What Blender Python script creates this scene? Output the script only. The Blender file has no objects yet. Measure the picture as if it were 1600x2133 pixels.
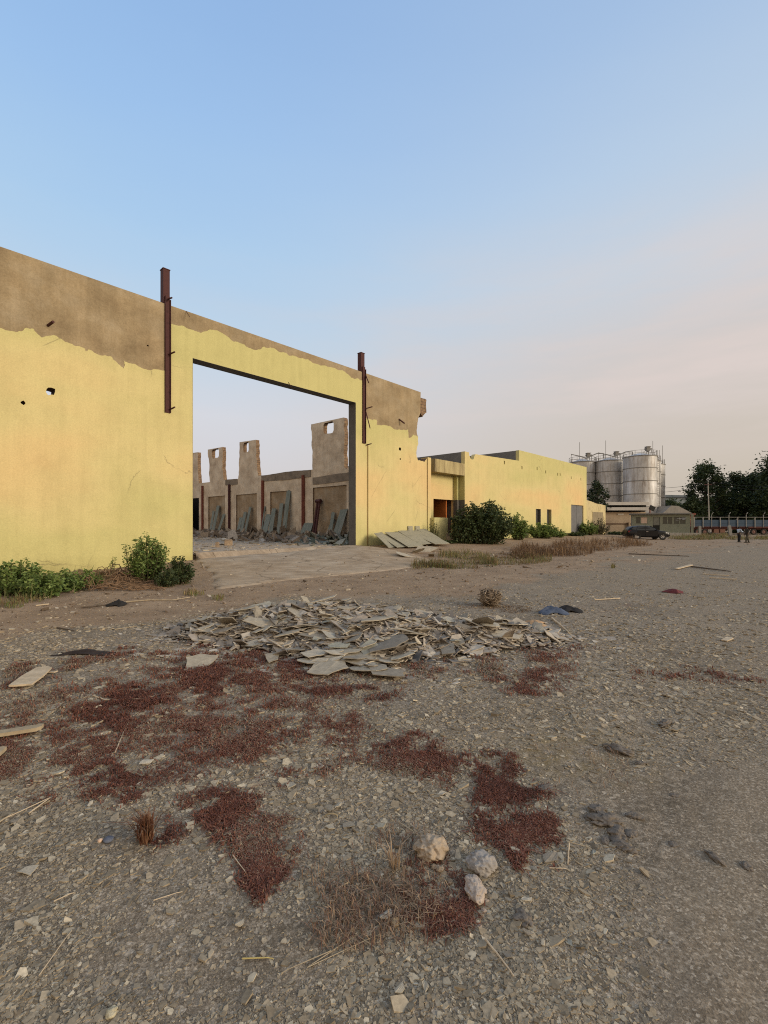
import bpy, bmesh, math, random
import numpy as np
from mathutils import Vector, Matrix
from mathutils.geometry import tessellate_polygon
random.seed(11); RNG = np.random.default_rng(11)
S = bpy.context.scene; C = S.collection
R = math.radians
# ------------------------------------------------------------------ camera geometry (photo measured at 1600 x 2133)
F, CX, HY, H = 950.0, 800.0, 1092.0, 1.85
U = np.array([.6754, .7375]); N = np.array([-.7375, .6754]); F0 = np.array([-10.9, 18.5])

def fw(t, w, z):                       # facade frame -> world
    p = F0 + U*t + N*w
    return Vector((p[0], p[1], z))
def tow(x, y):                         # world -> facade frame
    dx, dy = x-F0[0], y-F0[1]
    return dx*U[0]+dy*U[1], dx*N[0]+dy*N[1]
def fpx(px, py, w=0.0):                # point of the facade plane (offset w) seen at px, py -> (t, z)
    k = (px-CX)/F; o = F0+N*w
    t = (k*o[1]-o[0])/(U[0]-k*U[1]); Y = o[1]+U[1]*t
    return t, H+(HY-py)/F*Y
def spx(px, py, t=20.0):               # point of the inner side wall -> (w, z)
    k = (px-CX)/F; o = F0+U*t
    w = (k*o[1]-o[0])/(N[0]-k*N[1]); Y = o[1]+N[1]*w
    return w, H+(HY-py)/F*Y
def W(px, py, Y): return Vector(((px-CX)/F*Y, Y, H+(HY-py)/F*Y))
def topx(x, y, z=0.0):
    y = np.maximum(y, .3)
    return CX+x/y*F, HY-(z-H)/y*F
# ------------------------------------------------------------------ noise and terrain
_T = RNG.random((256, 256))
def vnoise(x, y):
    xi = np.floor(x).astype(int); yi = np.floor(y).astype(int)
    fx = x-xi; fy = y-yi; fx = fx*fx*(3-2*fx); fy = fy*fy*(3-2*fy)
    a = _T[xi % 256, yi % 256]; b = _T[(xi+1) % 256, yi % 256]
    c = _T[xi % 256, (yi+1) % 256]; d = _T[(xi+1) % 256, (yi+1) % 256]
    return (a*(1-fx)+b*fx)*(1-fy)+(c*(1-fx)+d*fx)*fy
def fbm(x, y, o=4):
    s = 0; a = .5; t = 0
    for i in range(o):
        s = s+a*vnoise(x*2**i+17*i, y*2**i+31*i); t += a; a *= .5
    return s/t
def sstep(a, b, x):
    q = np.clip((x-a)/(b-a), 0, 1); return q*q*(3-2*q)
def gz(x, y):
    x = np.asarray(x, float); y = np.asarray(y, float)
    t, w = tow(x, y)
    zb = np.interp(t, [-30, -6, 0, 3.2, 13.6, 20, 60, 75], [.0, .0, .06, .22, .47, .5, .5, 0])
    z = zb*sstep(-9, -.3, w)
    r = np.hypot(x, y)
    z = z+(fbm(x*.35, y*.35)-.5)*.10*np.clip(r/6, .25, 1)*np.exp(-r/120)+(fbm(x*2.3+9, y*2.3)-.5)*.035*np.exp(-r/40)
    return z+(fbm(x*9, y*9+5, 3)-.5)*.016*np.exp(-r/12)
def gzf(x, y): return float(gz(np.array([x]), np.array([y]))[0])
def gp(px, py):                        # ground point seen at a pixel
    z = 0.0
    for _ in range(6):
        Y = (H-z)*F/max(py-HY, 4); X = (px-CX)/F*Y; z = .5*z+.5*gzf(X, Y)
    return Vector((X, Y, gzf(X, Y)))
def gpv(px, py):
    z = np.zeros_like(px)
    for _ in range(6):
        Y = (H-z)*F/np.maximum(py-HY, 4); X = (px-CX)/F*Y; z = .5*z+.5*gz(X, Y)
    return np.stack([X, Y, gz(X, Y)], 1)
# ------------------------------------------------------------------ materials
def lin(c):
    f = lambda v: v/12.92 if v <= .04045 else ((v+.055)/1.055)**2.4
    return tuple(f(v/255) for v in c)+(1,)
class NT:
    def __init__(s, name):
        s.m = bpy.data.materials.new(name); s.m.use_nodes = True
        s.t = s.m.node_tree; s.b = s.t.nodes['Principled BSDF']
        s.tc = s.t.nodes.new('ShaderNodeTexCoord')
    def n(s, k, **a):
        q = s.t.nodes.new('ShaderNode'+k)
        for x, v in a.items(): setattr(q, x, v)
        return q
    def l(s, a, b): s.t.links.new(a, b)
    def map(s, scale, out='Object', loc=(0, 0, 0)):
        q = s.n('Mapping'); q.inputs['Scale'].default_value = scale; q.inputs['Location'].default_value = loc
        s.l(s.tc.outputs[out], q.inputs['Vector']); return q.outputs[0]
    def noise(s, scale, detail=5, vec=None, rough=.55):
        q = s.n('TexNoise'); q.inputs['Scale'].default_value = scale; q.inputs['Detail'].default_value = detail
        q.inputs['Roughness'].default_value = rough
        s.l(vec if vec else s.tc.outputs['Object'], q.inputs['Vector']); return q.outputs[0]
    def voro(s, scale, out='Color', vec=None, feature='F1'):
        q = s.n('TexVoronoi'); q.feature = feature; q.inputs['Scale'].default_value = scale
        s.l(vec if vec else s.tc.outputs['Object'], q.inputs['Vector']); return q.outputs[out]
    def ramp(s, fac, stops, interp='LINEAR'):
        q = s.n('ValToRGB'); e = q.color_ramp.elements; q.color_ramp.interpolation = interp
        while len(e) < len(stops): e.new(.5)
        for i, (p, c) in enumerate(stops):
            e[i].position = p; e[i].color = c if len(c) == 4 else tuple(c)+(1,)
        s.l(fac, q.inputs[0]); return q.outputs[0]
    def mix(s, fac, a, b, mode='MIX'):
        q = s.n('Mix', data_type='RGBA', blend_type=mode)
        for i, v in ((0, fac), (6, a), (7, b)):
            if hasattr(v, 'is_output'): s.l(v, q.inputs[i])
            elif i == 0: q.inputs[0].default_value = v
            else: q.inputs[i].default_value = v if len(v) == 4 else tuple(v)+(1,)
        return q.outputs[2]
    def math(s, op, a, b=0.0, clamp=False):
        q = s.n('Math', operation=op, use_clamp=clamp)
        for i, v in enumerate((a, b)):
            if hasattr(v, 'is_output'): s.l(v, q.inputs[i])
            else: q.inputs[i].default_value = v
        return q.outputs[0]
    def attr(s, name):
        q = s.n('Attribute', attribute_name=name); return q.outputs['Fac']
    def xyz(s, out='Object'):
        q = s.n('SeparateXYZ'); s.l(s.tc.outputs[out], q.inputs[0]); return q.outputs
    def col(s, c): s.l(c, s.b.inputs['Base Color'])
    def bump(s, h, strength=.4, dist=.02):
        q = s.n('Bump'); q.inputs['Strength'].default_value = strength; q.inputs['Distance'].default_value = dist
        s.l(h, q.inputs['Height']); s.l(q.outputs[0], s.b.inputs['Normal'])
    def set(s, rough=.9, metal=0., spec=.3):
        s.b.inputs['Roughness'].default_value = rough; s.b.inputs['Metallic'].default_value = metal
        s.b.inputs['Specular IOR Level'].default_value = spec; return s.m
def mix2(name, c1, c2, scale=3, rough=.9, bscale=30, bump=.35, dist=.01, metal=0, spec=.3, c3=None, stretch=(1, 1, 1)):
    k = NT(name); v = k.map(stretch)
    st = [(.32, c1), (.68, c2)] if c3 is None else [(.3, c1), (.5, c2), (.68, c3)]
    c = k.ramp(k.noise(scale, 8, v, .65), st)
    d = k.ramp(k.noise(bscale, 4), [(.3, (.82, .82, .82)), (.7, (1.1, 1.1, 1.1))])
    k.col(k.mix(1, c, d, 'MULTIPLY'))
    if bump: k.bump(k.noise(bscale, 6), bump, dist)
    return k.set(rough, metal, spec)
def tinted(name, stops, rough=.85, nscale=60, trans=0., bump=.2):
    k = NT(name)
    c = k.ramp(k.attr('tint'), stops)
    d = k.ramp(k.noise(nscale, 4), [(.3, (.72, .72, .72)), (.7, (1.15, 1.15, 1.15))])
    c = k.mix(1, c, d, 'MULTIPLY'); k.col(c)
    if bump: k.bump(k.noise(nscale*2, 3), bump, .003)
    m = k.set(rough)
    if trans:
        tr = k.n('BsdfTranslucent'); k.l(c, tr.inputs[0]); ms = k.n('MixShader'); ms.inputs[0].default_value = trans
        k.l(k.b.outputs[0], ms.inputs[1]); k.l(tr.outputs[0], ms.inputs[2])
        k.l(ms.outputs[0], k.t.nodes['Material Output'].inputs[0])
    return m
def flat(name, c, rough=.5, metal=0., spec=.5): return mix2(name, tuple(v*.9 for v in c), tuple(min(1, v*1.1) for v in c), 4, rough, 25, .1, .004, metal, spec)
MT = {}
def yellow_paint():
    k = NT('yellow_wall_paint'); x = k.xyz()
    low = k.noise(.11, 4, k.map((1, 1, 2.2)), .45)
    band = k.math('SUBTRACT', 1, k.math('ABSOLUTE', k.math('DIVIDE', k.math('SUBTRACT', x[2], 4.6), 3.4)))
    f = k.math('ADD', k.math('MULTIPLY', band, .7), k.math('MULTIPLY', k.math('SUBTRACT', low, .5), 2.3))
    c = k.ramp(f, [(.0, (.525, .48, .215)), (.35, (.605, .515, .25)), (.78, (.67, .485, .24))])
    streak = k.ramp(k.noise(1.3, 8, k.map((2.4, 2.4, .16)), .7), [(.36, (.74, .73, .70)), (.56, (1.02, 1.02, 1.02))])
    c = k.mix(.22, c, streak, 'MULTIPLY')
    blot = k.ramp(k.noise(1.1, 9, None, .7), [(.3, (.80, .80, .78)), (.55, (1.03, 1.03, 1.03))])
    c = k.mix(.4, c, blot, 'MULTIPLY')
    chip = k.ramp(k.noise(2.2, 12, None, .78), [(.715, (0, 0, 0)), (.735, (1, 1, 1))])
    c = k.mix(k.math('MULTIPLY', chip, .55), c, (.33, .25, .16))
    fine = k.ramp(k.noise(22, 5), [(.3, (.90, .90, .90)), (.7, (1.05, 1.05, 1.05))])
    c = k.mix(1, c, fine, 'MULTIPLY')
    # hairline cracks
    cr = k.voro(.23, 'Distance', k.mix(.9, k.tc.outputs['Object'], k.noise(.7, 9, None, .65), 'ADD'), 'DISTANCE_TO_EDGE')
    crm = k.math('MULTIPLY', k.ramp(cr, [(.0, (1, 1, 1)), (.0045, (0, 0, 0))]), k.ramp(k.noise(.4, 2), [(.55, (0, 0, 0)), (.62, (1, 1, 1))]))
    c = k.mix(k.math('MULTIPLY', crm, .6), c, (.16, .13, .08))
    damp = k.ramp(k.math('ADD', x[2], k.math('MULTIPLY', k.noise(1.5, 6), 1.2)), [(.1, (.78, .76, .70)), (.9, (1, 1, 1))])
    k.col(k.mix(.8, c, damp, 'MULTIPLY'))
    k.bump(k.math('ADD', k.noise(9, 8), k.math('MULTIPLY', k.noise(80, 3), .3)), .35, .012)
    return k.set(.92, 0, .2)
def bare_plaster(name, a, b, c3):
    k = NT(name)
    c = k.ramp(k.noise(.75, 10, k.map((1, 1, 1.3)), .68), [(.30, a), (.48, b), (.66, c3)])
    trow = k.ramp(k.voro(1.05, 'Distance', k.mix(.35, k.tc.outputs['Object'], k.noise(1.2, 5), 'ADD')), [(.0, (1.08, 1.07, 1.05)), (.75, (.82, .82, .82))])
    c = k.mix(.8, c, trow, 'MULTIPLY')
    st = k.ramp(k.noise(1.5, 8, k.map((2.5, 2.5, .2)), .7), [(.36, (.6, .6, .58)), (.58, (1, 1, 1))])
    c = k.mix(.3, c, st, 'MULTIPLY')
    fine = k.ramp(k.noise(16, 8, None, .7), [(.3, (.8, .8, .8)), (.7, (1.1, 1.1, 1.1))])
    k.col(k.mix(1, c, fine, 'MULTIPLY'))
    k.bump(k.math('ADD', k.noise(3, 10, None, .7), k.math('MULTIPLY', k.noise(30, 5), .4)), .6, .03)
    return k.set(.95, 0, .15)
def block_mat():
    k = NT('broken_blockwork'); v = k.map((1, 1, 1))
    x = k.xyz(); cmb = k.n('CombineXYZ')
    k.l(k.math('ADD', x[0], x[1]), cmb.inputs[0]); k.l(x[2], cmb.inputs[1])
    q = k.n('TexBrick'); q.inputs['Scale'].default_value = 1; q.inputs['Brick Width'].default_value = .45; q.inputs['Row Height'].default_value = .23
    q.inputs['Mortar Size'].default_value = .018; q.inputs['Color1'].default_value = (.30, .20, .12, 1); q.inputs['Color2'].default_value = (.22, .14, .09, 1)
    q.inputs['Mortar'].default_value = (.12, .09, .07, 1); k.l(cmb.outputs[0], q.inputs[0])
    d = k.ramp(k.noise(5, 8, None, .7), [(.3, (.55, .55, .55)), (.7, (1.2, 1.2, 1.2))])
    k.col(k.mix(1, q.outputs[0], d, 'MULTIPLY')); k.bump(k.noise(8, 8), .8, .05); return k.set(.95, 0, .1)
def silo_mat():
    k = NT('weathered_silo_steel'); x = k.xyz()
    ang = k.math('ARCTAN2', x[1], x[0]); cmb = k.n('CombineXYZ')
    k.l(k.math('MULTIPLY', ang, 4), cmb.inputs[0]); k.l(k.math('MULTIPLY', x[2], .16), cmb.inputs[1])
    oi = k.n('ObjectInfo'); k.l(k.math('MULTIPLY', oi.outputs['Random'], 50), cmb.inputs[2])
    s = k.noise(1.6, 9, cmb.outputs[0], .7)
    c = k.ramp(s, [(.30, (.19, .145, .115)), (.39, (.36, .34, .325)), (.53, (.47, .47, .475)), (.75, (.60, .60, .605))])
    p = k.ramp(k.noise(.35, 6), [(.4, (.8, .78, .75)), (.65, (1.1, 1.1, 1.1))])
    k.col(k.mix(1, c, p, 'MULTIPLY')); k.bump(k.noise(2, 4), .2, .05); return k.set(.55, .25, .4)
def leaf_mat(name, a, b, c3, tr=.25): return tinted(name, [(.0, a), (.5, b), (1, c3)], .6, 25, tr, 0)
# ------------------------------------------------------------------ object helpers
def tag(o, label=None, cat=None, group=None, kind=None):
    for k, v in (('label', label), ('category', cat), ('group', group), ('kind', kind)):
        if v: o[k] = v
    return o
def wl(o):
    p = Vector((0, 0, 0))
    while o: p = p+o.location; o = o.parent
    return p
def thing(name, label, cat, loc, group=None):
    o = bpy.data.objects.new(name, None); o.empty_display_size = .2; C.objects.link(o); o.location = loc
    return tag(o, label, cat, group)
def link_mesh(name, me, parent=None, loc=(0, 0, 0)):
    o = bpy.data.objects.new(name, me); C.objects.link(o)
    if parent: o.parent = parent
    o.location = loc; return o
class MB:
    def __init__(s): s.v = []; s.f = []; s.mi = []
    def add(s, vs, fs, mi=0):
        b = len(s.v); s.v += [Vector(p) for p in vs]
        for q in fs: s.f.append([b+i for i in q]); s.mi.append(mi)
        return s
    def box(s, a, b, M=None, mi=0):
        vs = [Vector((x, y, z)) for z in (a[2], b[2]) for y in (a[1], b[1]) for x in (a[0], b[0])]
        if M: vs = [M(p) if callable(M) else M@p for p in vs]
        return s.add(vs, [(0, 2, 3, 1), (4, 5, 7, 6), (0, 1, 5, 4), (2, 6, 7, 3), (0, 4, 6, 2), (1, 3, 7, 5)], mi)
    def fbox(s, t0, t1, w0, w1, z0, z1, mi=0):     # box in the facade frame
        return s.box((t0, w0, z0), (t1, w1, z1), lambda p: fw(*p), mi)
    def tube(s, pts, rad, n=6, cap=True, mi=0):
        pts = [Vector(p) for p in pts]; m = len(pts)
        if not hasattr(rad, '__len__'): rad = [rad]*m
        vs = []
        for i, p in enumerate(pts):
            d = (pts[min(i+1, m-1)]-pts[max(i-1, 0)]); d = d.normalized() if d.length > 1e-9 else Vector((0, 0, 1))
            a = d.cross(Vector((0, 0, 1)) if abs(d.z) < .95 else Vector((1, 0, 0))).normalized(); b = d.cross(a)
            vs += [p+(a*math.cos(2*math.pi*j/n)+b*math.sin(2*math.pi*j/n))*rad[i] for j in range(n)]
        fs = [(i*n+j, i*n+(j+1) % n, (i+1)*n+(j+1) % n, (i+1)*n+j) for i in range(m-1) for j in range(n)]
        if cap: fs += [tuple(range(n))[::-1], tuple(range((m-1)*n, m*n))]
        return s.add(vs, fs, mi)
    def lathe(s, prof, n=32, c=(0, 0, 0), mi=0):
        c = Vector(c); vs = [c+Vector((r*math.cos(2*math.pi*j/n), r*math.sin(2*math.pi*j/n), z)) for r, z in prof for j in range(n)]
        return s.add(vs, [(i*n+j, i*n+(j+1) % n, (i+1)*n+(j+1) % n, (i+1)*n+j) for i in range(len(prof)-1) for j in range(n)], mi)
    def prism(s, poly, holes, fn, d0, d1, mi=0, ms=None):
        ms = mi if ms is None else ms
        loops = [poly]+list(holes); flatp = [p for l in loops for p in l]
        tri = tessellate_polygon([[Vector((p[0], p[1], 0)) for p in l] for l in loops])
        n = len(flatp); vs = [fn(p[0], p[1], d0) for p in flatp]+[fn(p[0], p[1], d1) for p in flatp]
        s.add(vs, [tuple(t) for t in tri]+[tuple(i+n for i in t[::-1]) for t in tri], mi)
        k = len(s.v)-2*n; b = 0
        for l in loops:
            m = len(l)
            for i in range(m):
                a, c = b+i, b+(i+1) % m
                s.f.append([k+a, k+c, k+c+n, k+a+n]); s.mi.append(ms)
            b += m
        return s
    def build(s, name, mats, parent=None, loc=None, smooth=False):
        off = wl(parent) if parent else (Vector(loc) if loc is not None else Vector((0, 0, 0)))
        me = bpy.data.meshes.new(name); me.from_pydata([tuple(p-off) for p in s.v], [], s.f)
        for m in (mats if isinstance(mats, (list, tuple)) else [mats]): me.materials.append(m)
        me.polygons.foreach_set('material_index', s.mi)
        bm = bmesh.new(); bm.from_mesh(me); bmesh.ops.recalc_face_normals(bm, faces=bm.faces); bm.to_mesh(me); bm.free()
        if smooth: me.polygons.foreach_set('use_smooth', [True]*len(me.polygons))
        return link_mesh(name, me, parent, (0, 0, 0) if parent else off)
def jag(pts, amp, n=3, closed=False):
    pts = [tuple(p) for p in pts]
    for _ in range(n):
        o = []
        m = len(pts)
        for i in range(m if closed else m-1):
            a, b = pts[i], pts[(i+1) % m]; L = math.hypot(b[0]-a[0], b[1]-a[1]); d = amp*L*random.uniform(-1, 1)
            o += [a, ((a[0]+b[0])/2-(b[1]-a[1])/max(L, 1e-6)*d, (a[1]+b[1])/2+(b[0]-a[0])/max(L, 1e-6)*d)]
        if not closed: o.append(pts[-1])
        pts = o
    return pts
def raw_mesh(name, V, loops, sizes, mat, tint=None, off=None):
    if off is not None: V = V-np.array(off)
    me = bpy.data.meshes.new(name); me.vertices.add(len(V)); me.vertices.foreach_set('co', V.astype(np.float32).ravel())
    me.loops.add(len(loops)); me.loops.foreach_set('vertex_index', loops.astype(np.int32))
    me.polygons.add(len(sizes)); st = np.concatenate([[0], np.cumsum(sizes)[:-1]])
    me.polygons.foreach_set('loop_start', st.astype(np.int32)); me.polygons.foreach_set('loop_total', sizes.astype(np.int32))
    me.update(calc_edges=True); me.validate(); me.shade_flat()
    if tint is not None:
        a = me.attributes.new('tint', 'FLOAT', 'POINT'); a.data.foreach_set('value', tint.astype(np.float32))
    me.materials.append(mat); return me
def pattern(n, per, faces):
    base = np.concatenate([np.array(f) for f in faces]); sz = np.array([len(f) for f in faces])
    return (np.arange(n)[:, None]*per+base[None]).ravel(), np.tile(sz, n)
def chips(P, size, tilt, thick, K=5, name='chips', mat=None, tint=None, off=None):
    n = len(P); P = np.asarray(P, float)
    ang = np.sort(RNG.random((n, K))*.75+np.arange(K)[None]+.1, 1)/K*2*np.pi+RNG.random((n, 1))*6.28
    rad = size[:, None]*(.55+.6*RNG.random((n, K))); el = (.5+.5*RNG.random(n))[:, None]
    x = rad*np.cos(ang); y = rad*np.sin(ang)*el
    r = RNG.random((n, 1))*6.28; x, y = x*np.cos(r)-y*np.sin(r), x*np.sin(r)+y*np.cos(r)
    ta = tilt*RNG.normal(size=n); tb = tilt*RNG.normal(size=n)
    z = x*np.tan(np.clip(ta, -1.1, 1.1))[:, None]+y*np.tan(np.clip(tb, -1.1, 1.1))[:, None]
    top = np.stack([x+P[:, :1], y+P[:, 1:2], z+P[:, 2:3]+thick[:, None]], 2)
    bot = top.copy(); bot[:, :, 2] -= thick[:, None]*1.8
    V = np.concatenate([top, bot], 1).reshape(-1, 3)
    fs = [list(range(K))]+[[(i+1) % K, i, i+K, (i+1) % K+K] for i in range(K)]
    lo, sz = pattern(n, 2*K, fs)
    t = RNG.random(n) if tint is None else tint
    return raw_mesh(name, V, lo, sz, mat, np.repeat(t, 2*K), off)
def blades(P, h, wd, lean, name, mat, tint=None, off=None, curl=1.0):
    n = len(P); P = np.asarray(P, float); a = RNG.random(n)*6.28
    d = np.stack([np.cos(a), np.sin(a), 0*a], 1); s = np.stack([-np.sin(a), np.cos(a), 0*a], 1)
    L = lean*np.abs(RNG.normal(size=n)); up = np.array([0, 0, 1.])
    m = P+d*(L*h*.35)[:, None]+up*(h*.62)[:, None]; tp = P+d*(L*h*(.6+.5*curl))[:, None]+up*(h*np.clip(1-.25*L*curl, .25, 1))[:, None]
    b = wd[:, None]*s
    V = np.stack([P-b*.8, P+b*.8, m+b, m-b, tp], 1).reshape(-1, 3)
    lo, sz = pattern(n, 5, [[0, 1, 2, 3], [3, 2, 4]])
    t = RNG.random(n) if tint is None else tint
    return raw_mesh(name, V, lo, sz, mat, np.repeat(t, 5), off)
def leaves(P, L, name, mat, tint=None, off=None, droop=.2, asp=.5, up=.7):
    n = len(P); P = np.asarray(P, float)
    d = RNG.normal(size=(n, 3)); d[:, 2] = d[:, 2]*.5-droop; d /= np.linalg.norm(d, axis=1)[:, None]
    nn = RNG.normal(size=(n, 3))*.8; nn[:, 2] += up; s = np.cross(d, nn); s /= np.linalg.norm(s, axis=1)[:, None]+1e-9
    nr = np.cross(s, d); L = L[:, None]
    mid = P+d*L*.5-nr*L*.06
    V = np.stack([P, mid+s*L*asp*.5, P+d*L-nr*L*.12, mid-s*L*asp*.5], 1).reshape(-1, 3)
    lo, sz = pattern(n, 4, [[0, 1, 2, 3]])
    t = RNG.random(n) if tint is None else tint
    return raw_mesh(name, V, lo, sz, mat, np.repeat(np.clip(t, 0, 1), 4), off)
# ------------------------------------------------------------------ camera, sky, sun
cam = bpy.data.cameras.new('camera'); co = bpy.data.objects.new('camera', cam); C.objects.link(co)
co.location = (0, 0, H); co.rotation_euler = (R(90), 0, 0)
cam.sensor_fit = 'HORIZONTAL'; cam.sensor_width = 36; cam.lens = 36*F/1600; cam.shift_y = (HY-1066.5)/1600
cam.clip_start = .05; cam.clip_end = 3000; S.camera = co
S.view_settings.view_transform = 'Standard'; S.view_settings.look = 'None'; S.view_settings.exposure = 0
w = bpy.data.worlds.new('World'); S.world = w; w.use_nodes = True
SUN_AZ, SUN_EL = R(66), R(15)          # sun to the right and a little behind the camera (azimuth measured from -Y towards +X)
k = NT.__new__(NT); k.t = w.node_tree; k.tc = k.t.nodes.new('ShaderNodeTexCoord'); bg = k.t.nodes['Background']
gen = k.xyz('Generated')
el = gen[2]
cl = k.noise(1.6, 5, k.map((1, 1, 5), 'Generated'), .5)
elw = k.math('ADD', el, k.math('MULTIPLY', k.math('SUBTRACT', cl, .5), .07))
Lr = k.ramp(elw, [(.0, lin((208, 203, 203))), (.10, lin((215, 211, 214))), (.22, lin((217, 219, 226))), (.36, lin((195, 216, 235))), (.5, lin((176, 209, 240))), (.64, lin((160, 197, 239))), (.76, lin((147, 185, 232))), (1, lin((120, 160, 214)))])
Rr = k.ramp(elw, [(.0, lin((199, 187, 172))), (.10, lin((206, 194, 180))), (.20, lin((211, 200, 190))), (.32, lin((214, 207, 204))), (.45, lin((206, 214, 224))), (.58, lin((190, 210, 232))), (.7, lin((172, 198, 230))), (1, lin((130, 165, 214)))])
sx = k.n('MapRange', interpolation_type='SMOOTHSTEP'); k.l(gen[0], sx.inputs[0])
sx.inputs[1].default_value = -.45; sx.inputs[2].default_value = .62
grad = k.mix(sx.outputs[0], Lr, Rr)
cn = k.ramp(k.noise(2.3, 7, k.map((1, 1, 6), 'Generated', (3.1, .4, 0)), .58), [(.44, (0, 0, 0)), (.68, (1, 1, 1))])
cb = k.math('MULTIPLY', cn, k.ramp(el, [(.10, (0, 0, 0)), (.26, (1, 1, 1)), (.36, (.8, .8, .8)), (.56, (0, 0, 0))]))
grad = k.mix(k.math('MULTIPLY', k.math('MULTIPLY', cb, .8), k.math('ADD', k.math('MULTIPLY', sx.outputs[0], .85), .15)), grad, lin((226, 212, 206)))
Br = k.ramp(elw, [(.0, (1.05, .70, .42)), (.12, (1.15, .82, .53)), (.3, (1.08, .88, .66)), (.55, (.84, .82, .75)), (.85, (.5, .57, .66)), (1, lin((125, 162, 214)))])
by = k.n('MapRange', interpolation_type='SMOOTHSTEP'); k.l(gen[1], by.inputs[0]); by.inputs[1].default_value = .30; by.inputs[2].default_value = -.25
grad = k.mix(by.outputs[0], grad, Br)
sky = k.n('TexSky', sky_type='NISHITA'); sky.sun_disc = False; sky.sun_elevation = SUN_EL; sky.sun_rotation = math.pi-SUN_AZ; sky.dust_density = 3
nis = k.mix(1, sky.outputs[0], (.12, .12, .12), 'MULTIPLY')
k.l(k.mix(.06, grad, nis), bg.inputs[0]); bg.inputs[1].default_value = 1.0
sd = Vector((math.sin(SUN_AZ)*math.cos(SUN_EL), -math.cos(SUN_AZ)*math.cos(SUN_EL), math.sin(SUN_EL)))
sl = bpy.data.lights.new('sun', 'SUN'); sl.energy = 2.5
S.cycles.use_denoising = False; S.cycles.filter_width = 1.1; S.cycles.max_bounces = 6; sl.angle = R(22); sl.color = (1, .86, .66)
so = bpy.data.objects.new('sun', sl); C.objects.link(so); so.rotation_euler = sd.to_track_quat('Z', 'Y').to_euler(); so.location = (30, -20, 30)
# ------------------------------------------------------------------ where things grow and lie (photo regions read as patches of ground)
RED = [(150, 1470, 130, 40, .5), (420, 1480, 260, 70, .45), (760, 1450, 90, 24, .35), (640, 1560, 150, 40, .3), (200, 1640, 160, 26, .35), (205, 1376, 72, 22, .9), (40, 1415, 60, 20, .8), (20, 1478, 60, 40, .8), (430, 1358, 85, 20, .9), (520, 1418, 190, 50, 1), (300, 1490, 230, 55, .95), (130, 1560, 190, 45, 1), (30, 1590, 110, 42, .9), (480, 1535, 160, 50, .85),
       (690, 1430, 110, 30, .6), (700, 1520, 70, 40, .45), (880, 1588, 78, 42, .75), (1050, 1660, 92, 78, .78), (1105, 1745, 58, 60, .8), (545, 1775, 76, 76, .62), (1090, 1395, 95, 34, 1), (880, 1390, 60, 18, .8), (330, 1735, 60, 40, .35), (460, 1690, 90, 40, .5),
       (930, 1880, 75, 60, .36), (870, 1790, 60, 60, .4), (1290, 1266, 130, 13, .5), (1460, 1406, 130, 16, .5), (1080, 1270, 50, 18, .5), (80, 1660, 90, 22, .35), (1180, 1355, 60, 14, .4), (600, 1600, 90, 30, .3), (240, 1610, 160, 30, .4)]
DRY = [(760, 1880, 170, 90, .8), (700, 1930, 110, 60, .7), (830, 1770, 90, 60, .5), (90, 1480, 70, 40, .6), (1230, 1590, 130, 60, .35)]
MOSS = [(1180, 1560, 170, 70, 1), (1030, 1600, 120, 40, .6), (1300, 1600, 100, 40, .6)]
def patch(px, py, L):
    m = np.zeros_like(px)
    for a, b, rx, ry, s in L: m = np.maximum(m, s*np.clip(1.3-.85*np.sqrt(((px-a)/rx)**2+((py-b)/ry)**2), 0, 1)**1.4)
    return m
def redmask(x, y):
    px, py = topx(x, y); n = fbm(x*2.2, y*2.2, 5)
    n2 = fbm(x*7+3, y*7+9, 4)
    return np.clip(patch(px+(n-.5)*130, py+(fbm(x*1.7+40, y*1.7, 4)-.5)*70, RED)*(.3+.9*sstep(.34, .64, n))*(.12+1.25*sstep(.30, .70, n2)), 0, 1)
def dirtmask(x, y):
    px, py = topx(x, y)
    lim = np.interp(px, [-400, 0, 350, 600, 1000, 1300, 1600, 2000], [1380, 1345, 1285, 1250, 1240, 1168, 1130, 1125])
    n = fbm(x*.9+5, y*.9, 5)
    return np.where(y > .5, sstep(-25, 30, lim-py+(n-.5)*70), .4)
def chipmask(x, y):
    px, py = topx(x, y); n = fbm(x*1.3+70, y*1.3, 5)
    m = .35+1.2*sstep(.38, .62, n)
    m *= 1-.88*sstep(1050, 1430, px)*sstep(1380, 1680, py)
    m += 1.0*np.clip(1-((px-1250)/350)**2-((py-1390)/130)**2, 0, 1)+.9*np.clip(1-((px-760)/330)**2-((py-1600)/140)**2, 0, 1)
    m *= 1-.35*sstep(1750, 2000, py)
    m *= 1-.85*dirtmask(x, y)
    return np.clip(m*(1-.55*redmask(x, y)), 0, 1.5)
def tarmask(x, y):
    px, py = topx(x, y); n = fbm(x*.6+15, y*.6+3, 5)
    a = sstep(1000, 1250, px+(n-.5)*300)*sstep(1140, 1180, py+(n-.5)*20)*(1-sstep(1225, 1260, py))
    b = sstep(1250, 1560, px+(n-.5)*260)*.8
    return np.clip(np.maximum(a, b), 0, 1)*(y > .3)
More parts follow.
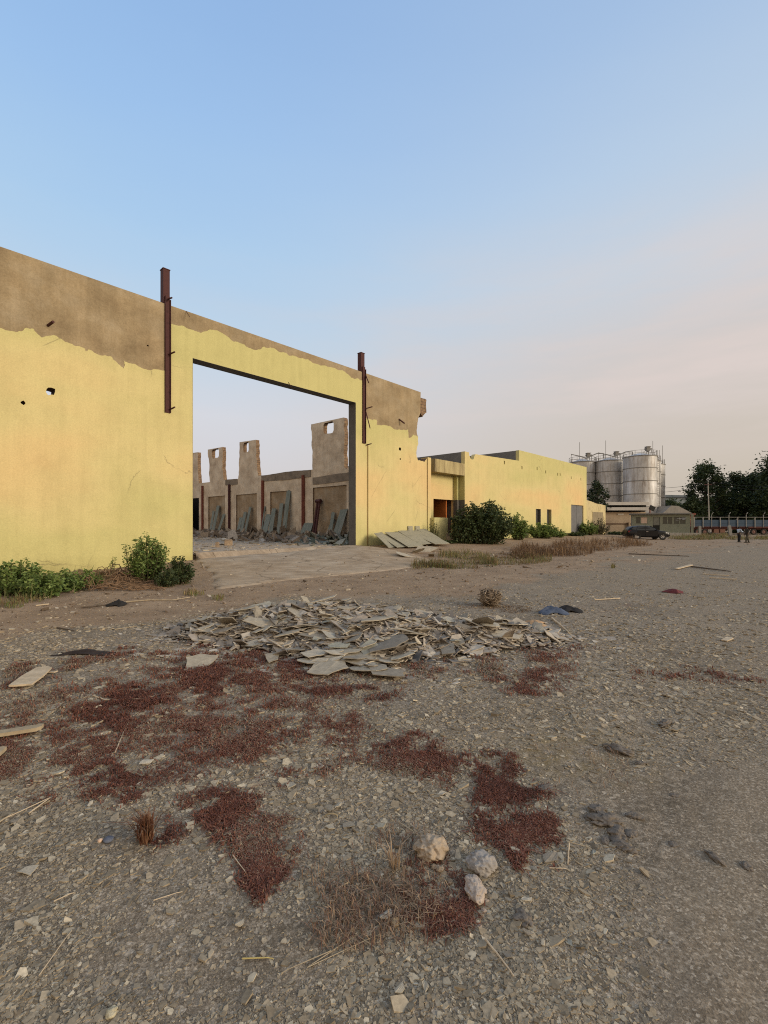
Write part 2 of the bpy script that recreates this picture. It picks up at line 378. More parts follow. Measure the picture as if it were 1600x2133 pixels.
# ------------------------------------------------------------------ ground
def ground():
    fr = np.radians(np.arange(-54, 54.01, .22)); bk = np.radians(np.arange(58, 303, 5.)); an = np.concatenate([fr, bk])
    rr = [.7]
    while rr[-1] < 900: rr.append(rr[-1]*1.0165)
    rr = np.array(rr); A, Rr_ = np.meshgrid(an, rr); x = Rr_*np.sin(A); y = Rr_*np.cos(A)
    nr, na = A.shape; z = gz(x, y)
    V = np.concatenate([np.stack([x.ravel(), y.ravel(), z.ravel()], 1), [[0, 0, gzf(0, 0)]]])
    i = np.arange(nr-1)[:, None]*na; j = np.arange(na)[None]; j2 = (j+1) % na
    q = np.stack([i+j, i+na+j, i+na+j2, i+j2], 2).reshape(-1, 4)
    c = nr*na; tri = np.stack([np.full(na, c), np.arange(na), (np.arange(na)+1) % na], 1)
    lo = np.concatenate([q.ravel(), tri.ravel()]); sz = np.concatenate([np.full(len(q), 4), np.full(na, 3)])
    m = NT('gravel_and_dirt')
    g = NT.__dict__
    wv = m.mix(.02, m.tc.outputs['Object'], m.noise(12, 3), 'ADD')
    v1 = m.n('SeparateColor'); m.l(m.voro(34, 'Color', wv), v1.inputs[0])
    v2 = m.n('SeparateColor'); m.l(m.voro(95, 'Color', wv), v2.inputs[0])
    v3 = m.n('SeparateColor'); m.l(m.voro(230, 'Color', wv), v3.inputs[0])
    edge = m.ramp(m.voro(34, 'Distance', wv, 'DISTANCE_TO_EDGE'), [(0, (.5, .5, .5)), (.10, (1, 1, 1))])
    a = m.ramp(v1.outputs[0], [(0, (0.128, 0.102, 0.073)), (.45, (0.213, 0.171, 0.126)), (.72, (0.309, 0.253, 0.188)), (.88, (0.437, 0.368, 0.287)), (1, (0.642, 0.553, 0.442))])
    a = m.mix(.7, a, edge, 'MULTIPLY')
    b = m.ramp(v2.outputs[0], [(0, (0.116, 0.091, 0.066)), (.5, (0.245, 0.196, 0.145)), (.8, (0.385, 0.317, 0.240)), (1, (0.668, 0.577, 0.458))])
    c3 = m.ramp(v3.outputs[0], [(0, (0.142, 0.112, 0.079)), (.6, (0.289, 0.234, 0.171)), (1, (0.565, 0.482, 0.379))])
    sel = m.ramp(m.noise(16, 5, None, .7), [(.42, (0, 0, 0)), (.58, (1, 1, 1))])
    grav = m.mix(.35, m.mix(sel, b, a), c3)
    pat = m.ramp(m.noise(.55, 10, None, .72), [(.32, (.66, .64, .60)), (.5, (.96, .95, .93)), (.68, (1.25, 1.23, 1.2))])
    grav = m.mix(.9, grav, pat, 'MULTIPLY')
    fine = m.ramp(m.noise(90, 7, None, .8), [(.33, (.45, .45, .45)), (.66, (1.35, 1.35, 1.35))])
    dcol = m.ramp(m.noise(.8, 10, None, .7), [(.3, (0.236, 0.165, 0.108)), (.5, (0.328, 0.234, 0.155)), (.7, (0.397, 0.294, 0.200))])
    dcol = m.mix(.5, dcol, m.ramp(m.noise(7, 8, m.map((1, 2.2, 1)), .72), [(.32, (.65, .64, .62)), (.66, (1.2, 1.2, 1.2))]), 'MULTIPLY')
    df = m.ramp(m.math('ADD', m.attr('dirt'), m.math('MULTIPLY', m.math('SUBTRACT', m.noise(3, 8, None, .7), .5), .9)), [(.3, (0, 0, 0)), (.7, (1, 1, 1))])
    tar = m.ramp(m.noise(2, 8, None, .7), [(.3, (0.206, 0.158, 0.107)), (.7, (0.337, 0.266, 0.180))])
    tar = m.mix(.5, tar, b)
    tf = m.ramp(m.math('ADD', m.attr('tar'), m.math('MULTIPLY', m.math('SUBTRACT', m.noise(2.2, 8, None, .7), .5), .8)), [(.25, (0, 0, 0)), (.8, (1, 1, 1))])
    col = m.mix(m.math('MULTIPLY', tf, .85), grav, tar)
    col = m.mix(df, col, dcol)
    rf = m.ramp(m.math('ADD', m.attr('red'), m.math('MULTIPLY', m.math('SUBTRACT', m.noise(18, 6, None, .75), .5), .9)), [(.3, (0, 0, 0)), (.8, (1, 1, 1))])
    col = m.mix(m.math('MULTIPLY', rf, .45), col, m.ramp(m.noise(30, 5), [(.3, (.11, .06, .042)), (.7, (.23, .135, .095))]))
    mf = m.math('MULTIPLY', m.attr('moss'), m.ramp(m.noise(6, 8, None, .75), [(.42, (0, 0, 0)), (.62, (1, 1, 1))]))
    col = m.mix(m.math('MULTIPLY', mf, .6), col, (.27, .19, .07))
    m.col(m.mix(.75, col, fine, 'MULTIPLY'))
    hgt = m.math('ADD', m.math('ADD', m.math('MULTIPLY', v1.outputs[1], .5), m.math('MULTIPLY', v2.outputs[1], .4)), m.math('MULTIPLY', m.noise(60, 8, None, .7), .8))
    m.bump(hgt, .55, .018); m.set(.95, 0, .15)
    me = raw_mesh('ground', V, lo, sz, m.m)
    xx, yy = V[:, 0], V[:, 1]; pxx, pyy = topx(xx, yy)
    for nm, val in (('dirt', dirtmask(xx, yy)), ('tar', tarmask(xx, yy)), ('red', redmask(xx, yy)*(yy > .3)), ('moss', patch(pxx, pyy, MOSS)*(yy > .3))):
        at = me.attributes.new(nm, 'FLOAT', 'POINT'); at.data.foreach_set('value', val.astype(np.float32))
    me.polygons.foreach_set('use_smooth', [True]*len(me.polygons))
    return tag(link_mesh('ground', me), kind='structure')
ground()
conc = mix2('worn_concrete', (0.264, 0.189, 0.124), (0.418, 0.324, 0.227), .7, .92, 20, .4, .01, c3=(.31, .24, .17))
b = MB(); b.prism([(-22, .2), (20.0, .2), (20.0, 62), (-22, 62)], [], lambda t, w_, d: fw(t, w_, d), .1, .505)
tag(b.build('warehouse_floor', conc, None, fw(0, 0, 0)), kind='structure')
# sandy concrete apron up to the gateway: follows the ground a few centimetres above it
def apron():
    nt, nw = 60, 50; vs = []; fs = []
    for i in range(nt+1):
        for j in range(nw+1):
            v = j/nw; wv = -8.4+8.75*v
            t0 = np.interp(wv, [-8.4, -5, 0], [-.2, 1.5, 3.15]); t1 = np.interp(wv, [-8.4, -5, 0], [11.2, 13.2, 14.2])
            t = t0+(t1-t0)*i/nt+.25*math.sin(j*.7)*(1 if i == 0 else 0)
            p = fw(t, wv, 0); e = min(i, nt-i, j)
            base = gzf(p.x, p.y) if wv < 0 else .505
            vs.append((p.x, p.y, base+.012+.04*min(1, e/3)*(1-max(0, wv+.5)*.6) if e > 0 else base-.06))
    for i in range(nt):
        for j in range(nw): a = i*(nw+1)+j; fs.append((a, a+nw+1, a+nw+2, a+1))
    k = NT('sandy_concrete')
    c = k.ramp(k.noise(.9, 9, None, .68), [(.32, (0.310, 0.228, 0.150)), (.5, (0.402, 0.310, 0.216)), (.68, (0.483, 0.392, 0.288))])
    st = k.ramp(k.noise(1.6, 9, k.map((1, 3.5, 1)), .75), [(.36, (.62, .6, .58)), (.6, (1.08, 1.08, 1.08))])
    cr = k.voro(.42, 'Distance', k.mix(.5, k.tc.outputs['Object'], k.noise(1.1, 8, None, .65), 'ADD'), 'DISTANCE_TO_EDGE')
    c = k.mix(k.math('MULTIPLY', k.ramp(cr, [(0, (1, 1, 1)), (.012, (0, 0, 0))]), .75), c, (.10, .075, .05))
    k.col(k.mix(.75, c, st, 'MULTIPLY')); k.bump(k.noise(9, 9, None, .7), .5, .02)
    o = MB().add(vs, fs).build('concrete_ramp', k.set(.95, 0, .15), None, fw(6, -4, 0), True); tag(o, kind='structure')
apron()
# ------------------------------------------------------------------ ruined warehouse
paint = yellow_paint()
bare = bare_plaster('bare_tan_plaster', (0.270, 0.200, 0.119), (0.356, 0.273, 0.166), (0.420, 0.337, 0.222))
bare_in = bare_plaster('bare_grey_plaster', (0.421, 0.332, 0.245), (0.590, 0.487, 0.373), (0.702, 0.607, 0.484))
block = block_mat()
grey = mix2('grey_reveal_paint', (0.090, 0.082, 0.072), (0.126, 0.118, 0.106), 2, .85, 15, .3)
rust = mix2('dark_rusty_steel', (0.039, 0.012, 0.012), (0.075, 0.025, 0.023), 6, .75, 40, .4, .004, c3=(0.053, 0.017, 0.016))
rust2 = mix2('red_brown_steel', (.13, .035, .022), (.20, .065, .04), 4, .8, 30, .3)
FWALL = lambda a, b_, d: fw(a, d, b_)
wh = thing('ruined_warehouse', 'roofless yellow warehouse with a huge square gateway and bare tan plaster along its top', 'warehouse', fw(8, 0, .3))
def hole(px, py, r, n=9):
    t, z = fpx(px, py); return [(t+r*random.uniform(.75, 1.2)*math.cos(6.283*i/n), z+r*random.uniform(.75, 1.2)*math.sin(6.283*i/n)) for i in range(n)]
ZT = 11.5
tL, zO = fpx(401, 748); tR, zO2 = fpx(741, 837); zO = (zO+zO2)/2
edge = [fpx(*p) for p in ((876.5, 818), (875.5, 861), (871, 872), (868, 896), (868, 951), (871, 959), (884, 962), (889, 955))]
edge = [(edge[0][0], ZT)]+jag(edge[1:7], .12, 3)+[edge[7]]
tE = edge[-1][0]
sill = -.5
holes = [hole(105, 815, .16), hole(48, 839, .075), hole(833, 935, .13), hole(833.5, 956, .07), hole(308, 720, .04)]
wall = [(-22, sill), (tL, sill), (tL, zO), (tR, zO), (tR, sill), (tE, sill)]+edge[::-1]+[(-22, ZT)]
MB().prism(wall, holes, FWALL, 0, .62, 0, 1).build('facade_wall', [bare, block], wh)
# painted render coat, 15 mm proud, with its torn upper edge
up1 = [(0, 683), (45, 690), (55, 683), (70, 685), (86, 703), (100, 700), (118, 700), (135, 712), (175, 725), (178, 732), (185, 728), (230, 742), (245, 757), (258, 768), (258, 752), (280, 758), (297, 768), (342, 772)]
up2 = [(361, 676), (382, 679), (406, 690), (418, 694), (435, 687), (446, 688), (472, 700), (487, 712), (498, 714), (518, 725), (544, 727), (550, 722), (576, 729), (596, 735), (602, 741), (630, 746), (653, 757), (682, 764), (722, 778), (731, 787), (756, 794)]
up3 = [(766, 872), (784, 874), (785, 885), (803, 886), (818, 892), (831, 894), (849, 894), (851, 913), (860, 905), (866, 907)]
g1, g2 = [fpx(*p) for p in up1], [fpx(*p) for p in up2]; g3 = [fpx(*p) for p in up3]
z0 = g1[0][1]
tp1 = fpx(349, 800)[0]; tp2 = fpx(760.5, 850)[0]
line = jag([(-22, z0+.5), (-15, z0-.2), (-9, z0+.3)]+g1+[(tp1-.02, g1[-1][1])], .13, 3)
line += [(tp1+.02, g2[0][1])]+jag(g2+[(tp2-.02, g2[-1][1])], .13, 3)+[(tp2+.02, g3[0][1])]+jag(g3, .13, 3)
e3 = [(t-.012, z) for t, z in edge[1:] if z < g3[-1][1]]
coat = [(-22, sill), (tL, sill), (tL, zO), (tR, zO), (tR, sill), (tE, sill)]+e3[::-1]+line[::-1]
MB().prism(coat, [[(t, z) for t, z in h] for h in holes[:4]], FWALL, -.015, -.0005).build('paint_coat', paint, wh)
b = MB()
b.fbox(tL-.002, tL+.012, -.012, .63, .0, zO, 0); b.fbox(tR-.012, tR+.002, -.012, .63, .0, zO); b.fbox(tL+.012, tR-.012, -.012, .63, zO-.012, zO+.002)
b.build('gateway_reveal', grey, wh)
# pilaster strip at the broken end
ta, tb = fpx(889.5, 1000)[0], fpx(895, 1000)[0]; zt = fpx(892, 953)[1]
b = MB(); b.fbox(ta+.03, tb+.1, -.06, .55, -.4, zt); b.build('corner_pilaster', paint, wh)
ts, zs = fpx(879, 829); ze = fpx(879, 863)[1]
b = MB(); b.prism(jag([(ts-.2, ze+.1), (ts+.15, ze-.15), (ts+.62, ze+.25), (ts+.62, zs), (ts-.2, zs)], .1, 2, True), [], FWALL, .05, .6); b.build('broken_block_stub', block, wh)
# expansion joint under the second post, drawn as a darker raised strip
tg = fpx(765.5, 1000)[0]; b = MB(); b.fbox(tg-.05, tg+.04, -.045, -.016, .3, fpx(765, 925)[1]); b.build('wall_joint', mix2('dark_joint_paint', (.22, .16, .06), (.30, .22, .09), 2), wh)
# steel posts let into the wall
def post(px, top, bot, wd, br):
    t, zt_ = fpx(px, top); zb_ = fpx(px+6, bot)[1]
    b = MB(); b.fbox(t-wd/2, t+wd/2, .05, .36, ZT-.5, zt_); b.fbox(t-wd/2-.02, t+wd/2+.02, .03, .38, zt_, zt_+.03)
    b.fbox(t-wd*.28, t+wd*.38, -.05, .05, zb_, ZT+.35); b.fbox(t+wd*.38, t+wd*.46, -.12, .05, zb_, ZT+.2); b.fbox(t-wd*.36, t-wd*.28, -.10, .05, zb_, ZT+.1)
    p = b.build('steel_post', rust, wh)
    for (x0, y0, x1, y1) in br:
        a = fpx(x0, y0, -.08); c = fpx(x1, y1, -.4)
        MB().tube([fw(a[0], -.03, a[1]), fw(c[0], -.4, c[1])], .035, 6).build('steel_bracket', rust, p)
post(348, 560, 861, .28, [(352, 738, 364, 733), (354, 853, 364, 848), (352, 622, 358, 620)])
post(757, 735, 925, .31, [(762, 778, 768, 797), (763, 851, 776, 847), (763, 855, 771, 892), (764, 927, 774, 924)])
for (x0, y0, x1, y1, r) in ((100, 678, 111, 670, .05), (831, 873, 843, 882, .05), (388, 648, 395, 660, .012), (601, 796, 607, 806, .014)):
    a = fpx(x0, y0); c = fpx(x1, y1, -.35)
    MB().tube([fw(a[0], .0, a[1]), fw(c[0], -.35, c[1])], r, 7).build('pipe_stub', rust, wh)
# inner side wall with the broken piers standing above it
SW = lambda a, b_, d: fw(20.0+d, a, b_)
def sp(L): return [spx(*p) for p in L]
top = sp([(731, 968), (722, 977)])+jag(sp([(722, 977), (718, 975), (716, 945), (718, 900), (717, 872)]), .1, 3)[1:]+sp([(727, 867)])[0:0]
top += sp([(716, 869.5), (648, 884)])+jag(sp([(648, 884), (650, 912), (651, 945), (651, 978)]), .08, 3)[1:]
top += sp([(600, 984.5)])+[spx(541, 991)]+jag(sp([(538, 991), (535, 965), (534, 940), (533, 916)]), .12, 3)
top += sp([(499, 921)])+jag(sp([(499, 921), (499, 950), (498, 978), (496, 998)]), .08, 3)[1:]
top += [spx(470, 999)]+jag(sp([(466, 1000), (463, 975), (464, 950), (463.5, 931)]), .1, 3)+sp([(433, 936.5)])+jag(sp([(433, 936.5), (436, 965), (437, 1004)]), .08, 3)[1:]
top += [spx(421, 1006)]+jag(sp([(414, 1007), (412, 975), (412, 942)]), .1, 3)+sp([(396, 944)])+jag(sp([(396, 944), (396, 1008)]), .06, 2)[1:]
wmax = 61.5; zlow = spx(396, 1008)[1]
ws = [(wmax, -.2), (.64, -.2), (.64, 9.6), (1.2, 9.2), (1.5, 7.4), (3.2, spx(731, 968)[1])]
sidepoly = ws+top+[(wmax, zlow)]
hs = []
for (x0, y0, x1, y1) in ((674, 881.5, 695, 901), (507, 922.5, 518, 941), (441.5, 936.5, 456, 952.5)):
    (a, za), (c, zc) = spx(x0, y0), spx(x1, y1); a, c = max(a, c), min(a, c); q_ = (c-a)*.12; hs.append(jag([(c-q_, zc), (a+q_, zc), (a, zc+.2), (a, za-.2), (a+q_, za), (c-q_, za), (c, za-.2), (c, zc+.2)], .03, 2, True))
PAN = [(434, 1035, 469, 1100), (492, 1031, 535, 1100), (563, 1025, 604, 1100), (652, 1016, 722, 1106)]
ph = []
for (x0, y0, x1, y1) in PAN:
    a = spx(x0, y0); c = spx(x1, (y0+y1)/2); ph.append([(c[0], .62), (a[0], .62), (a[0], a[1]), (c[0], a[1])])
dr = spx(403, 1038); dr2 = spx(414.5, 1038); dz = dr[1]-.0
doorh = [(dr2[0], .52), (dr[0]+1.2, .52), (dr[0]+1.2, dz), (dr2[0], dz)]
MB().prism(sidepoly, hs+ph+[doorh], SW, 0, .42, 0, 1).build('side_wall', [bare_in, block], wh)
inf = bare_plaster('patched_infill', (.24, .17, .105), (.33, .245, .16), (.40, .33, .25))
for i, h in enumerate(ph):
    xs = [p[0] for p in h]; zz = h[2][1]
    b = MB(); b.prism([(min(xs)+.004, .62), (max(xs)-.004, .62), (max(xs)-.004, zz-.004), (min(xs)+.004, zz-.004)], [], SW, .12, .4); b.build('window_infill', inf, wh)
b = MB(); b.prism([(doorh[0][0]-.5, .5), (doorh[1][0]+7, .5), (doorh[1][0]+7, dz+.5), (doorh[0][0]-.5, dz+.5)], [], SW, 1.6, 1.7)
b.build('dark_doorway', mix2('doorway_shade', (.006, .005, .005), (.012, .011, .01)), wh)  # panel behind the opening, the doorway's shade put into its colour
for i, (px_, ty) in enumerate(((423, 1012), (479, 1009), (548.5, 1001), (633, 990))):
    a, zt_ = spx(px_, ty); wd = .32
    b = MB(); b.prism([(a-wd/2, .45), (a+wd/2, .45), (a+wd/2, zt_), (a-wd/2, zt_)], [], SW, -.16, -.001); b.prism([(a-.05, .5), (a+.05, .5), (a+.05, zt_-.05), (a-.05, zt_-.05)], [], SW, -.2, -.1605)
    b.build('steel_stanchion', rust2 if i != 1 else rust, wh)
# ragged ring beam on the low wall
for (x0, y0, x1, y1) in ((545, 991.5, 648, 979.5), (470, 1000, 495, 998), (652, 996, 728, 985)):
    a = spx(x0, y0); c = spx(x1, y1); q = jag([(a[0], a[1]+.04), (c[0], c[1]+.04), (c[0], c[1]-.6), (a[0], a[1]-.6)], .012, 5, True)
    MB().prism(q, [], SW, -.05, -.001).build('ring_beam', mix2('stained_beam_concrete', (.13, .105, .08), (.26, .21, .16), 1.2, .95, 15, .6, .03), wh)
# ------------------------------------------------------------------ low yellow annex
an = thing('yellow_annex', 'low flat-roofed yellow annex with a sheltered entrance, two slit windows and a grey door', 'building', fw(38, 0, .3))
tA, tS, tB = fpx(968.5, 1000)[0], fpx(1081.5, 1000)[0], fpx(1222, 1000)[0]
zA, zA2, zS, zB = fpx(968.5, 940)[1], fpx(1081, 957)[1], fpx(1081.5, 937.5)[1], fpx(1222, 973)[1]
(d0, dzt), (d1, _) = fpx(1190, 1051), fpx(1215.5, 1051)
wins = []
for x0, x1, y0, y1 in ((1117, 1125.7, 1060, 1093), (1140, 1147.8, 1061, 1093)):
    a = fpx(x0, y0); c = fpx(x1, y1); wins.append([(a[0], c[1]), (c[0], c[1]), (c[0], a[1]), (a[0], a[1])])
rr_ = lambda px, py, wd, hh: [(fpx(px, py)[0]+sx_*wd/2, fpx(px, py)[1]+sz_*hh/2) for sx_, sz_ in ((-1, -1), (1, -1), (1, 1), (-1, 1))]
ventholes = [rr_(x, y, .2, .32) for x, y in ((1051, 963.5), (1087.5, 974), (1119, 976), (1137, 983), (1162, 988), (1167, 988.5), (1190, 995), (1210, 998), (1221, 1000.5))]
ventholes = [v for v in ventholes if max(p[0] for p in v) < tB-.1]
n0 = fpx(976, 942); topl = [(tA, zA), (n0[0], zA-.02)]+jag([(n0[0]+.1, zA), (fpx(980, 950)[0], zA-.5), (fpx(986, 950)[0], zA-.55), (fpx(991, 943)[0], zA-.05)], .15, 2)+[(tS, (zA2+zA)/2+.05)]
front = [(tA, -.4), (d0, -.4), (d0, dzt), (d1, dzt), (d1, -.4), (tB, -.4), (tB, zB), (tS, zS)]+topl[::-1]
MB().prism(front, wins+ventholes, FWALL, 0, .35).build('front_wall', paint, an)
cg = mix2('weathered_grey_concrete', (.10, .098, .095), (.17, .165, .16), .8, .95, 14, .5, .02, c3=(.135, .13, .125))
def sidew(t, z, w1, thick=.3, zlo=-.4, name='parapet_wall'):
    MB().fbox(t, t+thick, .352, w1, zlo, z).build(name, cg, an)
sidew(tA, zA-.02, 15); sidew(tS, zS-.02, 15, .3, zA-1.2); sidew(tB-.3, zB-.02, 15)
MB().fbox(tA+.3, tS-.002, .352, 15, zA-1.5, zA-1.2).fbox(tS+.3, tB-.3, .352, 15, zB-1.2, zB-.9).fbox(tA, tB, 15, 15.3, -.4, zA-.1).build('flat_roof', cg, an)
# entrance recess
tc0 = fpx(906, 980)[0]; zc1 = fpx(906, 955)[1]; zc0 = fpx(906, 982)[1]
canopy = mix2('stained_canopy_paint', (.10, .075, .045), (.36, .29, .15), 1.1, .95, 14, .5, .02, c3=(.50, .42, .22), stretch=(2.2, 2.2, .25))
MB().fbox(tc0-.02, tA-.003, .0, .9, zc0, zc1).build('entrance_canopy', canopy, an)
zop = fpx(935, 1041, .85)[1]; to0 = fpx(904, 1060, .85)[0]; to1 = fpx(947, 1060, .85)[0]
MB().prism([(tE+.1, -.4), (to0, -.4), (to0, zop), (to1, zop), (to1, -.4), (tA-.003, -.4), (tA-.003, zc1-.2), (tE+.1, zc1-.2)], [], FWALL, .9, 1.2).build('recess_wall', paint, an)
MB().fbox(tA-.35, tA-.004, .55, .9, zop+.0, zc0-.002).fbox(tA-.03, tA-.004, .02, .55, zop, zc0-.003).build('recess_jamb', mix2('green_shaded_paint', (.40, .38, .16), (.5, .45, .2), 1), an)  # the jamb's greenish shade is put into a darker copy of the paint
MB().fbox(tA-.35, tA-.004, .5, .9, -.3, zop-.003).fbox(tA-.03, tA-.004, .02, .5, -.3, zop-.004).build('dado', grey, an)
dk = mix2('dark_room_shade', (.03, .017, .008), (.05, .03, .014), 1)  # darkness of the room put into near-black brown walls
orr = mix2('orange_room_light', (.45, .13, .03), (.55, .18, .045), 1.5)  # orange light inside the room put into this wall colour
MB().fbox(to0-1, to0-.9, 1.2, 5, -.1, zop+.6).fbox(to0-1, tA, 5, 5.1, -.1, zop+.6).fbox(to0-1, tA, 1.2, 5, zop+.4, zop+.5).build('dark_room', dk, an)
MB().fbox(tA-1.0, tA-.9, 1.2, 5, -.1, zop+.4).build('orange_lit_partition', orr, an)
MB().fbox(fpx(896, 1080)[0], fpx(933, 1080, -.4)[0], -.4, .2, -.3, fpx(915, 1078, -.4)[1]).build('entrance_pier', mix2('pale_yellow_pier_paint', (.36, .32, .15), (.62, .56, .27), 1.6, .95, 14, .4), an)
for i in range(4): MB().fbox(fpx(934, 1100, -.6)[0], tA+.6, -.5-.38*i, -.12-.38*i, -.3, 1.15-.2*i).build('entrance_step', conc, an)
steel_door = mix2('grey_door_steel', (.12, .12, .125), (.16, .16, .165), 1.2, .6, 20, .15, .004)
dd = MB().fbox(d0+.03, d1-.03, .12, .17, .1, dzt-.03).fbox((d0+d1)/2-.03, (d0+d1)/2+.03, .1, .12, .1, dzt-.05).build('steel_door', steel_door, an)
MB().fbox(d1-.35, d1-.25, .03, .12, 1.6, 1.9).build('handle', rust, dd)
for wv in wins:
    f_ = MB().fbox(wv[0][0], wv[1][0], .2, .25, wv[0][1], wv[2][1]).build('window', mix2('dusty_window_glass', (.02, .02, .018), (.05, .048, .042), 3, .3), an)
    MB().fbox(wv[0][0]-.06, wv[0][0], -.03, .2, wv[0][1], wv[2][1]).fbox(wv[1][0], wv[1][0]+.06, -.03, .2, wv[0][1], wv[2][1]).build('frame', grey, f_)
# lower yellow yard wall beyond the annex
(tw1, zw1) = fpx(1263, 1053); zw0 = fpx(1223.5, 1041)[1]
yw = [(tB+.01, -.4), (tw1, -.4), (tw1, zw1), ((tB+tw1)/2, (zw0+zw1)/2-.1), (tB+.01, zw0)]
o = MB().prism(jag(yw, .015, 2, True), [], FWALL, .1, .4)
yard = thing('yard_wall', 'stained low yellow wall continuing past the far corner of the annex', 'wall', fw(tB+3, .2, .3))
o.build('wall_body', mix2('stained_cream_plaster', (.30, .24, .12), (.56, .47, .26), .9, .95, 14, .5, .02, c3=(.48, .40, .21)), yard)
pa, pz = fpx(1236, 1066); pb, _ = fpx(1257, 1066)
MB().fbox(pa, pb, .05, .099, .2, pz).build('blocked_opening', mix2('grey_block_infill', (.20, .16, .10), (.30, .25, .16), 1.5), yard)
# ------------------------------------------------------------------ silos
galv = silo_mat(); railm = mix2('grey_rail_steel', (.16, .15, .14), (.25, .24, .22), 3, .6)
def silo(px, Y, r, zt, label, extras):
    x = (px-CX)/F*Y; o = thing('storage_silo', label, 'silo', (x, Y, 0), 'steel storage silos behind the gatehouse')
    c = (x, Y, 0)
    MB().lathe([(r, 0), (r, zt), (r*.9, zt+.12), (.5, zt+.75), (.01, zt+.8)], 48, c).build('shell', galv, o, None, False)
    sh = o.children[0] if o.children else None
    for p in bpy.data.objects:
        if p.parent == o and p.name.startswith('shell'):
            p.data.polygons.foreach_set('use_smooth', [True]*len(p.data.polygons))
            md = p.modifiers.new('edges', 'EDGE_SPLIT'); md.split_angle = R(30)
    nb = 6
    for i in range(1, nb):
        z = zt*i/nb+.2
        MB().lathe([(r+.005, z-.07), (r+.07, z-.06), (r+.07, z+.06), (r+.005, z+.07)], 48, c).build('band', railm, o)
    MB().lathe([(r+.01, zt-.1), (r+.1, zt-.09), (r+.1, zt+.06), (r-.05, zt+.08)], 48, c).build('top_rim', railm, o)
    b = MB(); n = 16
    pts = [(x+(r-.05)*math.cos(6.283*i/n), Y+(r-.05)*math.sin(6.283*i/n)) for i in range(n+1)]
    for (a, d) in pts[:n]: b.tube([(a, d, zt+.02), (a, d, zt+1.05)], .035, 5)
    for zz in (.55, 1.05): b.tube([(a, d, zt+zz) for a, d in pts], .03, 5)
    b.build('guard_rail', railm, o)
    if 'head' in extras:
        b = MB(); q = Vector((x+r*.45, Y-.4, zt+.2)); b.box(q+Vector((-.35, -.35, 1.0)), q+Vector((.3, .35, 1.75))); b.box(q+Vector((-.6, -.2, 1.3)), q+Vector((.75, .2, 1.5))); b.box(q+Vector((-.45, -.45, 1.75)), q+Vector((.4, .45, 1.85))); b.lathe([(.28, .85), (.28, 1.0), (.12, 1.0)], 12, q)
        for sx_ in (-.45, .45):
            for sy_ in (-.45, .45): b.tube([q+Vector((sx_*1.2, sy_*1.2, 0)), q+Vector((sx_, sy_, 1.1))], .06, 5)
        b.build('conveyor_head', railm, o)
    if 'pipe' in extras:
        b = MB(); b.tube([(x-r, Y-.8, zt+.1), (x-r, Y-.8, zt+1.7), (x-r*.3, Y-.8, zt+1.3), (x+r*.2, Y-.8, zt+.9), (x+r*1.1, Y-.8, zt+1.9), (x+r*1.6, Y-.8, zt+1.9), (x+r*1.6, Y-.8, zt+.9)], .11, 7); b.build('filling_pipe', railm, o)
    if 'rod' in extras:
        a = extras['rod'] if isinstance(extras, dict) else .3
        MB().tube([(x+r*a, Y, zt), (x+r*a, Y, zt+4.4)], .045, 5).build('lightning_rod', railm, o)
    if 'ladder' in extras:
        b = MB(); lx, ly = x+r*.92, Y-r*.5
        for s_ in (-.2, .2): b.tube([(lx+s_, ly, 0), (lx+s_, ly, zt+1.2)], .04, 5)
        for i in range(int(zt/.4)): b.tube([(lx-.2, ly, i*.4+.3), (lx+.2, ly, i*.4+.3)], .025, 4)
        b.build('ladder', railm, o)
silo(1212.5, 97, 2.6, 14.9, 'leftmost steel silo, half hidden behind the yellow annex corner', {'head': 1, 'pipe': 1, 'rod': -.2})
silo(1270, 95, 2.7, 14.9, 'clean pale grey steel silo standing between its two neighbours behind a leafy tree', {'pipe': 1, 'rod': -.3, 'head': 1})
silo(1333, 89, 2.95, 14.9, 'broad rust-streaked silo standing nearest behind the gatehouse', {'head': 1, 'ladder': 1})
silo(1345, 95.5, 2.75, 14.9, 'rust-stained silo peeping out just right of the broad nearest silo', {'rod': .55})
silo(1355.5, 101, 2.75, 14.9, 'rightmost silo, a narrow sliver with a railing on top', {'rod': .95})
# ------------------------------------------------------------------ buildings by the gate
def bx(b, px0, px1, py0, py1, Y, depth, mi=0):
    p = W(px0, py1, Y); q = W(px1, py0, Y); return b.box((p.x, Y, p.z), (q.x, Y+depth, q.z), None, mi)
gw = mix2('grey_green_plaster', (.165, .17, .125), (.235, .24, .18), 1, .95, 14, .4, c3=(.20, .21, .155))
slab = mix2('roof_slab_concrete', (.16, .155, .145), (.24, .23, .21), 1, .95)
tan = mix2('tan_plaster', (.40, .30, .205), (.50, .39, .28), .8, .95, 14, .4)
fasc = mix2('pale_fascia_sheet', (.38, .345, .31), (.48, .45, .41), .7, .8)
darkm = mix2('dark_paint_and_shade', (.016, .016, .014), (.03, .03, .026), 1)  # near-black for dark parts, also painted as shade in the shed gaps
glass = mix2('dusty_green_glass', (.025, .032, .026), (.05, .06, .05), 2, .15, 10, .0, spec=.6)
Yg = 72.0
gh = thing('gatehouse', 'grey-green flat-roofed gatehouse with wide dark windows behind the black car', 'building', W(1375, 1112, Yg))
gx = lambda px: (px-CX)/F*Yg
gzz = lambda py: H+(HY-py)/F*Yg
GW = lambda a, b_, d: Vector((a, Yg+d, b_))
ops = [(1326, 1350, 1077, 1091), (1361, 1374.5, 1077, 1106), (1380, 1399.5, 1077, 1092), (1401.5, 1425, 1077, 1092)]
